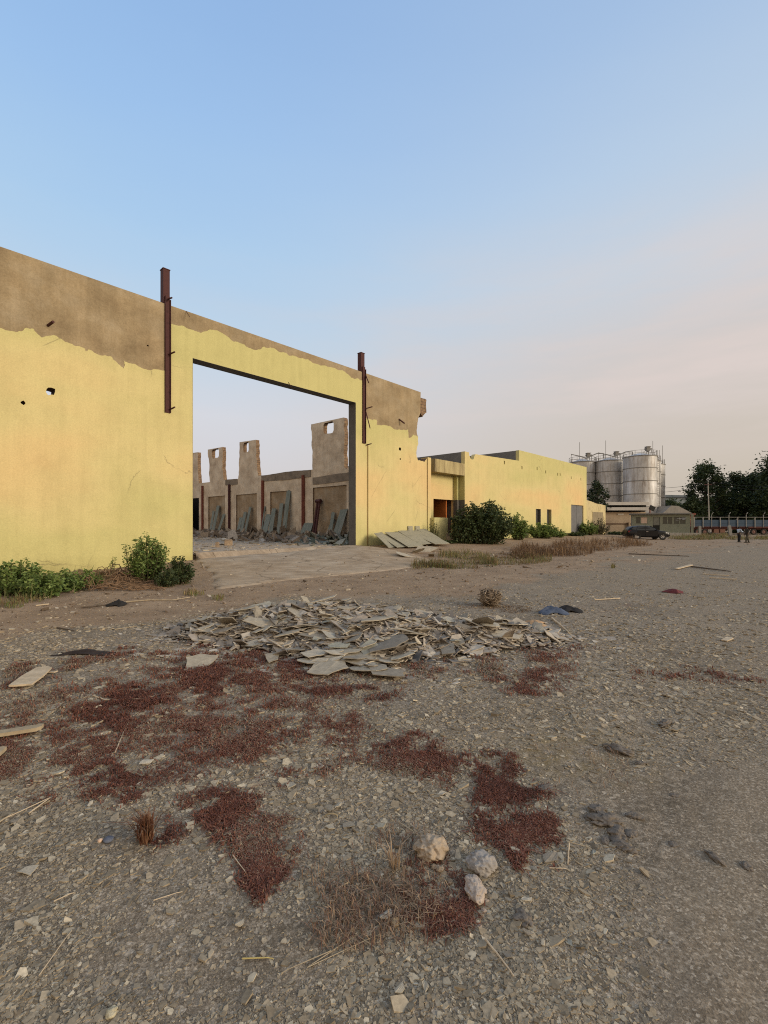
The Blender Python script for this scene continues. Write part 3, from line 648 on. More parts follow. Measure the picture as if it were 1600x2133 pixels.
hl = [[(gx(a), gzz(d)), (gx(c), gzz(d)), (gx(c), gzz(b_)), (gx(a), gzz(b_))] for a, c, b_, d in ops]
MB().prism([(gx(1318), -.3), (gx(1433.5), -.3), (gx(1433.5), gzz(1071.5)), (gx(1318), gzz(1071.5))], hl, GW, 0, .2).build('wall', gw, gh)
MB().box((gx(1318), Yg+.2, -.3), (gx(1318)+.2, Yg+5, gzz(1071.5))).box((gx(1433.5)-.2, Yg+.2, -.3), (gx(1433.5), Yg+5, gzz(1071.5))).box((gx(1318), Yg+5, -.3), (gx(1433.5), Yg+5.2, gzz(1071.5))).build('wall', gw, gh)
MB().box((gx(1318)-.35, Yg-.4, gzz(1071.4)), (gx(1436), Yg+5.4, gzz(1069))).build('roof', slab, gh)
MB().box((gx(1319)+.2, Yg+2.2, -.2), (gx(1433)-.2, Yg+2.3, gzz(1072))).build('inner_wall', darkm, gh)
MB().box((gx(1433), Yg-1.2, .0), (gx(1433)+.35, Yg-.9, gzz(1071.5))).build('pillar', gw, gh)
MB().box((gx(1318)-.2, Yg-1.3, -.2), (gx(1450), Yg-.001, gzz(1111)+.12)).build('plinth', mix2('pale_plinth_concrete', (.34, .31, .26), (.45, .42, .36), 1), gh)
for i, (a, c, b_, d) in enumerate(ops):
    if i == 1:
        q = MB().box((gx(a)+.05, Yg+.08, gzz(d)), (gx(c)-.05, Yg+.14, gzz(1094))).build('door', darkm, gh)
        MB().box((gx(a)+.05, Yg+.07, gzz(1094)), (gx(c)-.05, Yg+.12, gzz(b_))).build('door_pane', mix2('pale_door_pane', (.14, .14, .12), (.2, .2, .17), 2, .3), gh)
        continue
    q = MB().box((gx(a)+.04, Yg+.1, gzz(d)+.04), (gx(c)-.04, Yg+.13, gzz(b_)-.04)).build('window', glass, gh)
    b = MB(); b.box((gx(a), Yg+.04, gzz(d)), (gx(c), Yg+.1, gzz(d)+.06))
    for xx in ((a, (a+c)/2, c) if i else (a, a+10, c)): b.box((gx(xx)-.05, Yg+.04, gzz(d)+.0), (gx(xx)+.05, Yg+.1, gzz(b_)))
    b.build('frame', gw, q)
    if i == 0: MB().box((gx(1337), Yg+.06, gzz(1090)), (gx(1349.3), Yg+.098, gzz(1077.6))).build('pink_board', mix2('pink_board', (.55, .40, .31), (.62, .46, .36), 1), gh)
b = MB()
for i in range(14): q = W(1404+random.random()*17, 1079+random.random()*5, Yg-.02); b.box(q, q+Vector((random.uniform(.2, .7), .06, .05)), None)
b.build('heaped_goods', mix2('pale_scrap', (.28, .30, .32), (.5, .52, .55), 8), gh)
Yt = 80.0
sh = thing('storage_shed', 'tan shed with two pale fascia strips, in front of the silos', 'shed', W(1305, 1110, Yt))
b = MB(); bx(b, 1258, 1345, 1066.5, 1112, Yt, 6); b.build('wall', tan, sh)
b = MB(); bx(b, 1262, 1352, 1045.5, 1052, Yt-.6, 8); b.build('upper_fascia', fasc, sh)
b = MB(); bx(b, 1264, 1346, 1052.1, 1056.5, Yt+.3, 6); b.build('gap_shade', darkm, sh)  # solid near-black strip, shade between the fascias put into its colour
b = MB(); bx(b, 1260, 1353, 1056.6, 1063, Yt-1.2, 8); b.build('canopy_roof', fasc, sh)
b = MB(); bx(b, 1264, 1344, 1063.1, 1066.4, Yt+.4, 5); b.build('gap_shade', darkm, sh)  # same for the shade under the canopy roof
b = MB(); bx(b, 1258, 1318, 1090, 1092, Yt-.1, .098); b.build('base_moulding', mix2('brown_moulding', (.12, .07, .045), (.18, .11, .07), 1), sh)
b = MB(); bx(b, 1287, 1299, 1070, 1072, Yt-.12, .1); b.build('strip_sign', mix2('pale_strip', (.7, .67, .6), (.8, .77, .7), 1), sh)  # pale strip sign in plain colour, gives no light
b = MB(); bx(b, 1310, 1313, 1088, 1112, Yt-.3, .25); b.build('post', tan, sh)
Yl = 71
fl = thing('flood_lamp', 'small dark floodlight on a short post on the gatehouse roof', 'lamp', W(1354, 1069, Yl+1))
MB().tube([W(1354, 1068.8, Yl+1), W(1354, 1057, Yl+1)], .09, 6).build('post', rust2, fl)
MB().box((-.4, -.12, -.35), (.4, .12, .35), Matrix.Translation(W(1358.5, 1058.5, Yl+1))@Matrix.Rotation(R(25), 4, 'Y')).build('lamp_head', darkm, fl)
Yr = 84
gs = thing('pitched_roof_house', 'grey pitched sheet roof of a low house behind the gatehouse', 'house', W(1410, 1112, Yr))
p0, p1, ap = W(1380, 1069.5, Yr), W(1443, 1069.5, Yr), W(1399, 1053, Yr)
b = MB(); b.add([p0, p1, ap, ap+Vector((1.3, 0, -.1)), p0+Vector((0, 8, 0)), p1+Vector((0, 8, 0)), ap+Vector((0, 5, 0)), ap+Vector((1.3, 5, -.1))], [(0, 1, 3, 2), (4, 6, 7, 5), (0, 2, 6, 4), (1, 5, 7, 3), (2, 3, 7, 6), (0, 4, 5, 1)])
b.build('roof', mix2('grey_roof_sheet', (.19, .175, .155), (.28, .26, .235), .6, .8, stretch=(4, 1, 1)), gs)
MB().box((p0.x+.6, Yr+.5, -.2), (p1.x-.6, Yr+7, p0.z-.002)).build('wall', tan, gs)
Yk = 82
kb = thing('brick_kiosk', 'small red-brown kiosk with a lit orange opening beside the gatehouse', 'kiosk', W(1440, 1110, Yk))
b = MB(); bx(b, 1436, 1446.5, 1073, 1112, Yk, 3); b.build('wall', mix2('red_brown_kiosk_paint', (.16, .06, .04), (.24, .09, .06), 1), kb)
b = MB(); bx(b, 1435, 1450, 1069, 1072.6, Yk-.6, 4); b.build('roof', rust2, kb)
b = MB(); bx(b, 1439, 1446, 1077, 1084, Yk-.08, .078); b.build('window', mix2('orange_lit_opening', (.62, .36, .18), (.72, .44, .24), 1), kb)  # orange light of the opening put into a flat panel's colour
Yf = 260
fw_ = thing('distant_warehouse', 'long blue-grey warehouse roof far away on the horizon right of the silos', 'warehouse', W(1400, 1090, Yf))
b = MB(); p = W(1340, 1092, Yf); q = W(1444, 1036, Yf); b.box((p.x, Yf, 0), (q.x, Yf+40, q.z)); b.build('wall', mix2('blue_grey_sheet', (.16, .19, .21), (.2, .23, .25), .1), fw_)
q2 = W(1444, 1030, Yf); b = MB(); b.prism([(p.x-1, q.z+.01), (q.x+1, q.z+.01), (q.x+1, q2.z-.6), (p.x-1, q2.z)], [], lambda a, c, d: Vector((a, Yf-1+d, c)), 0, 44); b.build('roof', mix2('slate_blue_sheet', (.10, .125, .15), (.14, .165, .19), .1), fw_)
# ------------------------------------------------------------------ trailer
Yq = 80.0
ux = lambda px: (px-CX)/F*Yq
tr = thing('flatbed_trailer', 'long blue-sided truck trailer with white stakes parked by the trees', 'trailer', (ux(1560), Yq, 0))
blue = mix2('worn_blue_paint', (.016, .036, .066), (.028, .055, .092), .6, .7, 20, .2, c3=(.022, .044, .078))
whitep = mix2('dirty_white_paint', (.20, .19, .175), (.30, .29, .265), 2)
redc = mix2('red_brown_chassis', (.06, .022, .018), (.10, .035, .028), 1)
x0, x1 = ux(1446), ux(1712)
sp_ = ux(1464)-x0
i = 0; xx = x0
while xx < x1-.3:
    b = MB(); b.box((xx+.09, Yq, 1.45), (min(xx+sp_, x1)-.09, Yq+.08, 2.62)); b.box((xx+.09, Yq-.03, 2.02), (min(xx+sp_, x1)-.09, Yq-.001, 2.08)); b.build('side_panel', blue, tr)
    b = MB(); tall = i % 2 == 0 and i > 0
    if tall: b.tube([(xx, Yq-.05, 1.3), (xx, Yq-.05, 3.45), (xx+.12, Yq-.05, 3.75), (xx+.3, Yq-.05, 3.9)], .06, 6)
    else: b.box((xx-.055, Yq-.13, 1.3), (xx+.055, Yq+.03, 3.1))
    b.build('stake', whitep, tr); xx += sp_; i += 1
MB().box((x0, Yq+2.4, 1.45), (x1, Yq+2.48, 2.62)).build('rear_panel', blue, tr)
MB().tube([(x0, Yq-.05, 3.08), (x1, Yq-.05, 3.08)], .04, 5).build('top_rail', whitep, tr)
MB().box((x0, Yq, 1.3), (x1, Yq+2.48, 1.44)).build('bed', redc, tr)
MB().box((x0, Yq+.4, .95), (x1, Yq+.6, 1.299)).box((x0, Yq+1.9, .95), (x1, Yq+2.1, 1.299)).box((ux(1560), Yq-.02, 1.2), (x1, Yq+.0, 1.299)).build('chassis', redc, tr)
tyre = mix2('black_tyre', (.018, .017, .016), (.03, .028, .026), 4, .9)
rimm = mix2('red_brown_rim', (.11, .05, .04), (.16, .075, .06), 4, .6)
def wheel(parent, c, ax, r, wd, rm, name='wheel', spokes=0):
    c = Vector(c); ax = Vector(ax).normalized(); q = ax.to_track_quat('Z', 'Y').to_matrix().to_4x4(); q.translation = c
    b = MB(); b.lathe([(r*.62, -wd/2), (r*.9, -wd/2), (r, -wd*.32), (r, wd*.32), (r*.9, wd/2), (r*.62, wd/2), (r*.6, 0), (r*.62, -wd/2)], 24); b.v = [q@p for p in b.v]
    t = b.build(name, tyre, parent)
    b = MB(); b.lathe([(r*.66, wd*.3), (r*.6, wd*.42), (r*.5, wd*.30), (r*.2, wd*.34), (r*.14, wd*.45), (.001, wd*.45)], 20)
    for i in range(spokes):
        a = 6.283*i/spokes; b.box((r*.12, -r*.07, wd*.36), (r*.6, r*.07, wd*.46), Matrix.Rotation(a, 4, 'Z'))
    b.v = [q@p for p in b.v]; b.build('rim', rm, t)
for px_ in (1455, 1470, 1572, 1593, 1614): wheel(tr, (ux(px_), Yq+.25, .52), (0, -1, 0), .52, .3, rimm)
wp = MB(); 
for px_ in (1490, 1503): wp.box((ux(px_), Yq+.3, .35), (ux(px_)+.9, Yq+.9, 1.0))
wp.build('tool_box', mix2('brown_tool_box', (.12, .06, .045), (.17, .09, .065), 2), tr)
for px_, pt, pb, Y_, lean, lab in ((1457.5, 1090, 1110, 71, 0, 'upright grey concrete stub post beside the gatehouse plinth'), (1522.5, 1095, 1118, 66, -.16, 'leaning grey concrete slab post near the two men')):
    p = W(px_, pb, Y_); hh = (pb-pt)/F*Y_+.1
    M_ = Matrix.Translation((p.x, Y_, 0))@Matrix.Rotation(lean, 4, 'Y')
    o = MB().box((-.2, -.12, -.1), (.2, .12, hh*.97), M_).box((-.17, -.1, hh*.97), (.17, .1, hh), M_).build('concrete_post', slab, None, (p.x, Y_, 0)); tag(o, lab, 'post')
# ------------------------------------------------------------------ utility pole and wires
Yp = 88
pl = thing('utility_pole', 'slim pale utility pole rising in front of the dark trees', 'pole', W(1476.5, 1110, Yp))
p = W(1478, 1100, Yp); q = W(1475, 1005, Yp)
MB().tube([(p.x, Yp, 0), (q.x, Yp, q.z)], [.13, .08], 8).build('pole', mix2('pale_pole_concrete', (.30, .285, .25), (.4, .38, .34), 1), pl)
MB().box((q.x-.7, Yp-.06, q.z-.5), (q.x+.7, Yp+.06, q.z-.36)).build('crossarm', rust, pl)
wm = mix2('black_wire', (.02, .02, .02), (.03, .03, .03), 1)
for (ya, yb, lab) in ((1016, 1012, 'upper overhead wire running from the pole to the silos'), (1026, 1021, 'lower overhead wire running from the pole to the silos')):
    a = W(1340, ya, 104); c = Vector((q.x, Yp-.1, q.z+.1 if yb == 1012 else q.z-.42)); d = W(1700, yb-2, 70); pts = []
    for i in range(21): pts.append(a.lerp(c, i/20)-Vector((0, 0, 1.0*math.sin(math.pi*i/20)*.5)))
    for i in range(1, 21): pts.append(c.lerp(d, i/20)-Vector((0, 0, 1.0*math.sin(math.pi*i/20)*.5)))
    tag(MB().tube(pts, .03, 4).build('overhead_wire', wm, None, c), lab, 'wire')
# ------------------------------------------------------------------ car
def car():
    g = gp(1346, 1123); o = thing('parked_car', 'glossy black crossover car parked beside the gatehouse, facing right', 'car', (g.x, g.y, g.z))
    M_ = Matrix.Translation(g)@Matrix.Rotation(R(-6), 4, 'Z')
    k = NT('black_car_paint'); k.b.inputs['Base Color'].default_value = (.006, .006, .008, 1); bl = k.set(.3, 0, .25)
    gl = flat('dark_car_glass', (.012, .014, .016), .08)
    def loft(st, mat, name, smooth=True):
        b = MB(); n = None
        for i, (x, ring) in enumerate(st):
            full = [(y, z) for y, z in ring]+[(-y, z) for y, z in ring[::-1]]; n = len(full)
            b.v += [M_@Vector((x, y, z)) for y, z in full]
        m = len(st)
        for i in range(m-1):
            for j in range(n): b.f.append([i*n+j, i*n+(j+1) % n, (i+1)*n+(j+1) % n, (i+1)*n+j]); b.mi.append(0)
        b.f += [list(range(n)), list(range((m-1)*n, m*n))]; b.mi += [0, 0]
        p = b.build(name, mat, o, None, smooth); md = p.modifiers.new('e', 'EDGE_SPLIT'); md.split_angle = R(40); return p
    def sec(hw, zl, zb): return [(hw*.9, zl), (hw*.99, zl+.12), (hw, zl+(zb-zl)*.5), (hw*.985, zb-.12), (hw*.90, zb-.015), (hw*.5, zb+.02)]
    loft([(-2.42, sec(.70, .45, .95)), (-2.36, sec(.80, .33, 1.04)), (-2.1, sec(.90, .27, 1.1)), (-1.3, sec(.95, .24, 1.08)), (0, sec(.955, .22, 1.04)), (.9, sec(.95, .22, 1.03)), (1.4, sec(.94, .23, 1.0)), (1.95, sec(.90, .26, .92)), (2.25, sec(.80, .3, .82)), (2.38, sec(.66, .36, .70))], bl, 'body')
    def cab(hw, z0, z1): return [(hw, z0), (hw*.93, z0+(z1-z0)*.5), (hw*.83, z1-.05), (hw*.68, z1-.005), (hw*.3, z1+.015)]
    loft([(-2.3, cab(.80, 1.0, 1.12)), (-2.1, cab(.86, 1.0, 1.34)), (-1.85, cab(.87, 1.0, 1.5)), (-1.2, cab(.88, 1.0, 1.59)), (-.4, cab(.88, 1.0, 1.62)), (.15, cab(.88, 1.0, 1.57)), (.65, cab(.87, 1.0, 1.33)), (1.15, cab(.84, .98, 1.05))], bl, 'cabin')
    for s_ in (-1, 1):
        for name, pg in (('window', [(-.42, 1.08), (.86, 1.08), (.55, 1.28), (.12, 1.47), (-.42, 1.52)]), ('window', [(-1.42, 1.1), (-.50, 1.08), (-.50, 1.52), (-1.25, 1.5)]), ('window', [(-2.0, 1.2), (-1.5, 1.1), (-1.33, 1.49), (-1.75, 1.42)])):
            yy = lambda z: .885-.16*max(0, (z-1.0))/.55+.004
            MB().prism(pg, [], lambda a, z, d: M_@Vector((a, s_*(yy(z)+d), z)), 0, .012).build(name, gl, o)
        dpart = MB().prism([(-.5, .4), (.85, .4), (.95, .9), (.9, 1.0), (-.5, 1.02)], [], lambda a, z, d: M_@Vector((a, s_*(.956+d), z)), -.03, .008).build('door', bl, o)
        MB().box((-.42, s_*.965 if s_ > 0 else -.995, .9), (-.2, .995 if s_ > 0 else -.965, .94), M_).build('handle', flat('chrome_trim', (.5, .5, .5), .2, .9), dpart)
        MB().prism([(-1.4, .42), (-.53, .4), (-.53, 1.02), (-1.35, 1.03)], [], lambda a, z, d: M_@Vector((a, s_*(.955+d), z)), -.03, .008).build('door', bl, o)
        MB().prism([(1.75, .72), (2.2, .66), (2.2, .78), (1.8, .88)], [], lambda a, z, d: M_@Vector((a, s_*(.93-(a-1.75)*.30+d), z)), -.06, .01).build('headlight', flat('clear_lamp', (.5, .5, .48), .1), o)
        MB().prism([(-2.34, .85), (-2.0, .9), (-2.05, 1.03), (-2.34, 1.0)], [], lambda a, z, d: M_@Vector((a, s_*(.80+(a+2.34)*.25+d), z)), -.06, .012).build('tail_light', flat('red_lamp', (.25, .01, .01), .15), o)
        MB().box((.72, s_*.93 if s_ > 0 else -1.1, 1.05), (.92, 1.1 if s_ > 0 else -.93, 1.18), M_).build('wing_mirror', bl, o)
        for x in (-1.42, 1.42):
            c = M_@Vector((x, s_*.84, .35)); ax = M_.to_3x3()@Vector((0, s_, 0)); wheel(o, c, ax, .36, .24, flat('alloy_rim', (.42, .42, .42), .35, .8), 'wheel', 5)
            a = MB(); a.lathe([(.43, 0), (.36, .0), (.36, .02), (.43, .02)], 20); q = ax.to_track_quat('Z', 'Y').to_matrix().to_4x4(); q.translation = M_@Vector((x, s_*.952, .36)); a.v = [q@p for p in a.v if True]; a.build('wheel_arch', darkm, o)
    MB().prism([(.2, 1.55), (1.05, 1.09), (1.08, 1.085), (.22, 1.56)], [], lambda a, z, d: M_@Vector((a+.03, d, z+.03)), -.58, .58).build('windscreen', gl, o)
car()
gh.rotation_euler.z = -R(27); gh.scale = (.9, 1, 1)
# ------------------------------------------------------------------ people
def skin_obj(name, V, E, Rd, mat, parent, root=0):
    off = wl(parent) if parent else Vector((0, 0, 0))
    me = bpy.data.meshes.new(name); me.from_pydata([tuple(Vector(v)-off) for v in V], E, []); me.materials.append(mat)
    o = link_mesh(name, me, parent); m = o.modifiers.new('skin', 'SKIN'); m.use_smooth_shade = True
    for i, r in enumerate(Rd):
        d = me.skin_vertices[0].data[i]; d.radius = (r, r) if not isinstance(r, tuple) else r; d.use_root = i == root
    s = o.modifiers.new('sub', 'SUBSURF'); s.levels = s.render_levels = 2; return o
def person(px, py, hgt, yaw, label, shirt, trou, armL, armR, coat=False, stride=.12):
    g = gp(px, py); k = hgt/1.72
    o = thing('person', label, 'person', (g.x, g.y, g.z))
    M_ = Matrix.Translation(g)@Matrix.Rotation(yaw, 4, 'Z')@Matrix.Scale(k, 4)
    T = lambda p: M_@Vector(p)                       # x forward, y left, z up
    V = [(0, 0, .95), (0, 0, 1.15), (.01, 0, 1.35), (0, 0, 1.44), (.02, 0, 1.52), (.03, 0, 1.60), (.02, 0, 1.69), (.115, 0, 1.59)]
    r = [.13, .12, .135, .065, .055, .085, .07, .016]; E = [(0, 1), (1, 2), (2, 3), (3, 4), (4, 5), (5, 6), (5, 7)]
    def add(p, rad, frm): V.append(p); r.append(rad); E.append((frm, len(V)-1)); return len(V)-1
    legs = []; arms = []
    for s_ in (1, -1):
        h = add((0, s_*.10, .90), .10, 0); kn = add((stride*s_*.6+.03, s_*.11, .5), .062, h); a = add((stride*s_, s_*.11, .09), .042, kn); add((stride*s_+.15, s_*.12, .035), .034, a); legs.append((h, kn, a))
        tgt = armL if s_ > 0 else armR
        sh_ = add((0, s_*.19, 1.38), .062, 2); e = add(tgt[0], .044, sh_); hd = add(tgt[1], .030, e)
        d = (Vector(tgt[1])-Vector(tgt[0])).normalized(); sd_ = d.cross(Vector((0, 0, 1))); sd_ = sd_.normalized() if sd_.length > .1 else Vector((0, 1, 0))
        pm = add(tuple(Vector(tgt[1])+d*.07), .034, hd)
        for fi in range(4): add(tuple(Vector(tgt[1])+d*(.15+(.01, .02, .015, 0)[fi])+sd_*(fi-1.5)*.022), .009, pm)
        add(tuple(Vector(tgt[1])+d*.09+sd_*.06), .010, hd); arms.append((sh_, e, hd))
    sk = mix2('dark_brown_skin', (.045, .024, .015), (.06, .033, .02), 6, .6)
    body = skin_obj('body', [T(v) for v in V], E, [x*k if not isinstance(x, tuple) else x for x in r], sk, o)
    # clothes
    tv = [(0, 0, .97), (0, 0, .90)]; tr_ = [.15, .14]; te = [(0, 1)]
    for h, kn, a in legs:
        b0 = len(tv); tv += [V[h], V[kn], (V[a][0], V[a][1], V[a][2]+.0)]; tr_ += [.115, .085, .075]; te += [(1, b0), (b0, b0+1), (b0+1, b0+2)]
    skin_obj('trousers', [T(v) for v in tv], te, [x*k for x in tr_], trou, o)
    sv = [(0, 0, .70 if coat else .93), (0, 0, 1.15), (.01, 0, 1.36), (0, 0, 1.43)]; sr = [.20 if coat else .155, .145, .155, .085]; se = [(0, 1), (1, 2), (2, 3)]
    for sh_, e, hd in arms:
        b0 = len(sv); w_ = Vector(V[e]).lerp(Vector(V[hd]), .85); sv += [V[sh_], V[e], tuple(w_)]; sr += [.078, .06, .046]; se += [(2, b0), (b0, b0+1), (b0+1, b0+2)]
    skin_obj('coat' if coat else 'shirt', [T(v) for v in sv], se, [x*k for x in sr], shirt, o)
    b = MB(); b.lathe([(.001, 1.715), (.05, 1.705), (.085, 1.66), (.095, 1.61), (.088, 1.575)], 14, (.005, 0, 0)); b.v = [T(p) for p in b.v]; b.build('hair', mix2('black_hair', (.008, .007, .006), (.014, .012, .01), 20), o, None, True)
    for s_ in (1, -1):
        b = MB(); b.lathe([(.001, -.012), (.012, 0), (.001, .012)], 8, (.105, s_*.035, 1.615)); b.v = [T(p) for p in b.v]; b.build('eye', mix2('dark_eye', (.02, .02, .02), (.03, .03, .03), 5, .3), o)
        b = MB(); b.lathe([(.001, -.03), (.018, 0), (.001, .03)], 8, (.02, s_*.092, 1.60)); b.v = [T(p) for p in b.v]; b.build('ear', sk, o)
    b = MB(); b.box((.103, -.025, 1.553), (.118, .025, 1.565)); b.v = [T(p) for p in b.v]; b.build('mouth', mix2('dark_lips', (.05, .018, .015), (.06, .022, .018), 5), o)
    for s_, (h, kn, a) in zip((1, -1), legs):
        c = V[a]; b = MB(); b.box((c[0]-.08, c[1]-.05, 0), (c[0]+.2, c[1]+.05, .06)); b.box((c[0]-.07, c[1]-.045, .06), (c[0]+.09, c[1]+.045, .11)); b.v = [T(p) for p in b.v]; b.build('shoe', darkm, o)
person(1539.5, 1129.5, 1.62, R(5), 'man in a pale blue shirt and dark trousers, holding something out in front of him', mix2('pale_blue_shirt', (.34, .42, .55), (.42, .5, .62), 5), mix2('dark_trousers', (.012, .012, .014), (.02, .02, .022), 5), ((.12, .24, 1.12), (.36, .12, 1.17)), ((.14, -.24, 1.12), (.38, -.10, 1.18)), stride=.04)
person(1557, 1130.5, 1.62, R(172), 'person in a long dark robe walking towards the man in blue', mix2('dark_olive_cloth', (.018, .016, .012), (.03, .026, .02), 5), mix2('faded_olive_trousers', (.05, .045, .032), (.07, .062, .045), 5), ((.10, .25, 1.10), (.30, .16, 1.05)), ((.02, -.27, 1.10), (.12, -.25, .86)), True, .2)
# ------------------------------------------------------------------ trees
bark = mix2('grey_brown_bark', (.045, .034, .025), (.085, .066, .05), 4, .95, 25, .6, .02)
dark_leaf = leaf_mat('dark_green_leaves', (.024, .04, .014), (.045, .066, .024), (.09, .12, .046), .25)
mid_leaf = leaf_mat('olive_green_leaves', (.022, .034, .012), (.045, .065, .022), (.085, .11, .04), .2)
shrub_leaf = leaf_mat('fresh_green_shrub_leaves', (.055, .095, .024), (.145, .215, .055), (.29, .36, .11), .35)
bush_leaf = leaf_mat('dark_bush_leaves', (.018, .03, .012), (.045, .066, .022), (.10, .13, .045), .2)
def tree(px, pytop, wpx, Y, label, mat, base=0.0, n=34, per=95, L=.5, crown_from=.25, cat='tree', name='shade_tree', spike=.35, group=None):
    x = (px-CX)/F*Y; zt = H+(HY-pytop)/F*Y; rw = wpx/F*Y/2; o = thing(name, label, cat, (x, Y, base), group)
    b = MB(); z0 = base+(zt-base)*crown_from; r0 = .02*(zt-base)+.06
    b.tube([(x, Y, base-.2), (x+.1, Y, z0*.6), (x-.05, Y+.1, z0+(zt-z0)*.35), (x, Y, zt-.8)], [r0*1.3, r0, r0*.7, r0*.15], 8)
    P = []; T = []
    for i in range(n):
        u = (i+.5)/n; a = i*2.4+random.random()*.8; f = math.sin(math.pi*min(1, .18+.80*u))**.7
        rr = rw*f*(.35+.65*math.sqrt(random.random())); z = z0+(zt-z0)*(u**.9)*random.uniform(.9, 1.0)
        c = np.array([x+rr*math.cos(a), Y+rr*math.sin(a)*.9, z])
        st = np.array([x, Y, max(base+1, z-.45*rr-.8)]); md = (st+c)/2-np.array([0, 0, .08*rr])
        b.tube([st, md, c], [r0*.4, r0*.25, r0*.08], 5)
        sz = rw*(.20+.16*random.random()); m = int(1.7*per*random.uniform(.6, 1.3))
        q = RNG.normal(size=(m, 3))*np.array([sz, sz, sz*(.55+spike)])*.5
        if spike > .5: q[:, 2] = np.abs(q[:, 2])*1.1-sz*.2
        P.append(c+q); T.append(np.clip(.45+.22*RNG.normal(size=m)+random.uniform(-.2, .2), 0, 1))
    b.build('trunk', bark, o, None, True)
    P = np.concatenate(P); T = np.concatenate(T)
    me = leaves(P, L*(.6+.7*RNG.random(len(P))), 'crown', mat, T, wl(o), .25, .55); link_mesh('crown', me, o)
    return o
tree(1470, 968, 78, 97, 'tall ragged dark tree standing right behind the utility pole', dark_leaf, 0, 44, 120, .5, .22, spike=.7)
tree(1444, 1040, 62, 93, 'low spreading dark tree just behind the kiosk', dark_leaf, 0, 26, 120, .45, .18)
tree(1530, 988, 74, 101, 'dense round-topped tree with drooping olive sprays behind the trailer', mid_leaf, 0, 40, 130, .5, .12)
tree(1500, 1024, 56, 103, 'short bushy tree filling the gap between the ragged tree and the olive tree', dark_leaf, 0, 30, 130, .5, .1)
tree(1577, 984, 84, 98, 'wide dark tree behind the two men', dark_leaf, 0, 44, 130, .55, .1)
tree(1655, 932, 140, 90, 'tallest dark tree leaning into the right edge of the photo', dark_leaf, 0, 60, 150, .6, .1, spike=.5)
tree(1555, 1028, 90, 95, 'low dark thicket tree with foliage down to the trailer', dark_leaf, 0, 36, 130, .5, .03)
tree(1610, 1030, 80, 94, 'low dark tree at the right edge behind the trailer wheels', dark_leaf, 0, 34, 130, .5, .03)
tree(1720, 1000, 120, 96, 'dark tree beyond the right edge, behind the trailer end', dark_leaf, 0, 40, 120, .6, .05)
tree(1244, 1005, 50, 74, 'young leafy tree growing between the annex corner and the silos', leaf_mat('young_tree_leaves', (.018, .028, .012), (.04, .058, .024), (.08, .10, .045), .2), 0, 20, 46, .42, .42, spike=.6)
tree(1395, 1042, 70, 140, 'low far-off tree under the distant warehouse roof', mid_leaf, 0, 24, 70, .8, .05)
# ------------------------------------------------------------------ shrubs and weeds
stem_m = mix2('green_brown_stem', (.05, .05, .02), (.09, .08, .035), 5)
def shrub(px, py, wpx, hpx, label, mat, n=30, L=.07, name='leafy_shrub', cat='shrub', dens=26, lift=.2, depth=.8, dome=.55, p=None, sz=None, upl=.7):
    g = p if p is not None else gp(px, py); k = g.y/F
    rw, hh = (wpx*k/2, hpx*k) if sz is None else sz
    o = thing(name, label, cat, (g.x, g.y, g.z)); b = MB(); P = []; T = []
    for i in range(n):
        a = random.random()*6.283; q = math.sqrt(random.random()); tipr = q*rw
        h = hh*(1-dome*q*q)*random.choice((random.uniform(.45, .75), random.uniform(.6, .95), random.uniform(.8, 1.06)))
        bx_ = .45*tipr; p0 = np.array([g.x+bx_*math.cos(a), g.y+bx_*math.sin(a)*depth, g.z-.03])
        p2 = np.array([g.x+tipr*math.cos(a), g.y+tipr*math.sin(a)*depth, g.z+h]); p1 = (p0+p2)/2+np.array([random.uniform(-.08, .08)*rw, random.uniform(-.08, .08)*rw, .12*h])
        b.tube([p0, p1, p2], [.012*hh+.003, .008*hh+.002, .002], 4, False)
        m = int(dens*random.uniform(.7, 1.3)*(h/hh+.15))
        u = lift+(1-lift)*RNG.random(m)**.85; u = u[:, None]
        c = p0*(1-u)**2+2*p1*u*(1-u)+p2*u*u
        c = c+RNG.normal(size=(m, 3))*np.array([1, 1, .5])*(.055*hh+.02)*(1.25-u)
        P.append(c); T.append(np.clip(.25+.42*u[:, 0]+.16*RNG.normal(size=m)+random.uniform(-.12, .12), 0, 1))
    b.build('stems', stem_m, o)
    P = np.concatenate(P); T = np.concatenate(T)
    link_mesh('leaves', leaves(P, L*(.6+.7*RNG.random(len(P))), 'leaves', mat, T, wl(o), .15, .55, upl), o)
    return o
# along the big wall on the left
shrub(36, 1238, 105, 82, 'dark leafy shrub at the left edge against the big yellow wall', shrub_leaf, 70, .10, dens=56)
shrub(4, 1236, 60, 66, 'leafy weed clump cut by the left edge of the photo', shrub_leaf, 44, .10, dens=48)
shrub(92, 1243, 90, 58, 'low weed clump in front of the wall, right of the dark shrub', shrub_leaf, 60, .09, dens=46)
shrub(140, 1232, 90, 48, 'low green clump under the long arching grass by the wall', shrub_leaf, 60, .085, dens=44)
shrub(187, 1222, 56, 40, 'small green clump beside the dry brown vine heap', shrub_leaf, 36, .08, dens=36)
shrub(230, 1192, 22, 44, 'single upright weed stalk against the yellow wall', shrub_leaf, 4, .07, dens=30, dome=.2)
shrub(308, 1212, 84, 102, 'tall bushy nettle-like shrub with upright shoots against the yellow wall', shrub_leaf, 62, .10, dens=60, dome=.35)
shrub(280, 1206, 46, 90, 'upright shoots at the left side of the tall bushy shrub', shrub_leaf, 12, .08, dens=38, dome=.3)
shrub(374, 1216, 64, 62, 'rounded olive shrub at the corner of the gateway', mid_leaf, 70, .08, dens=48)
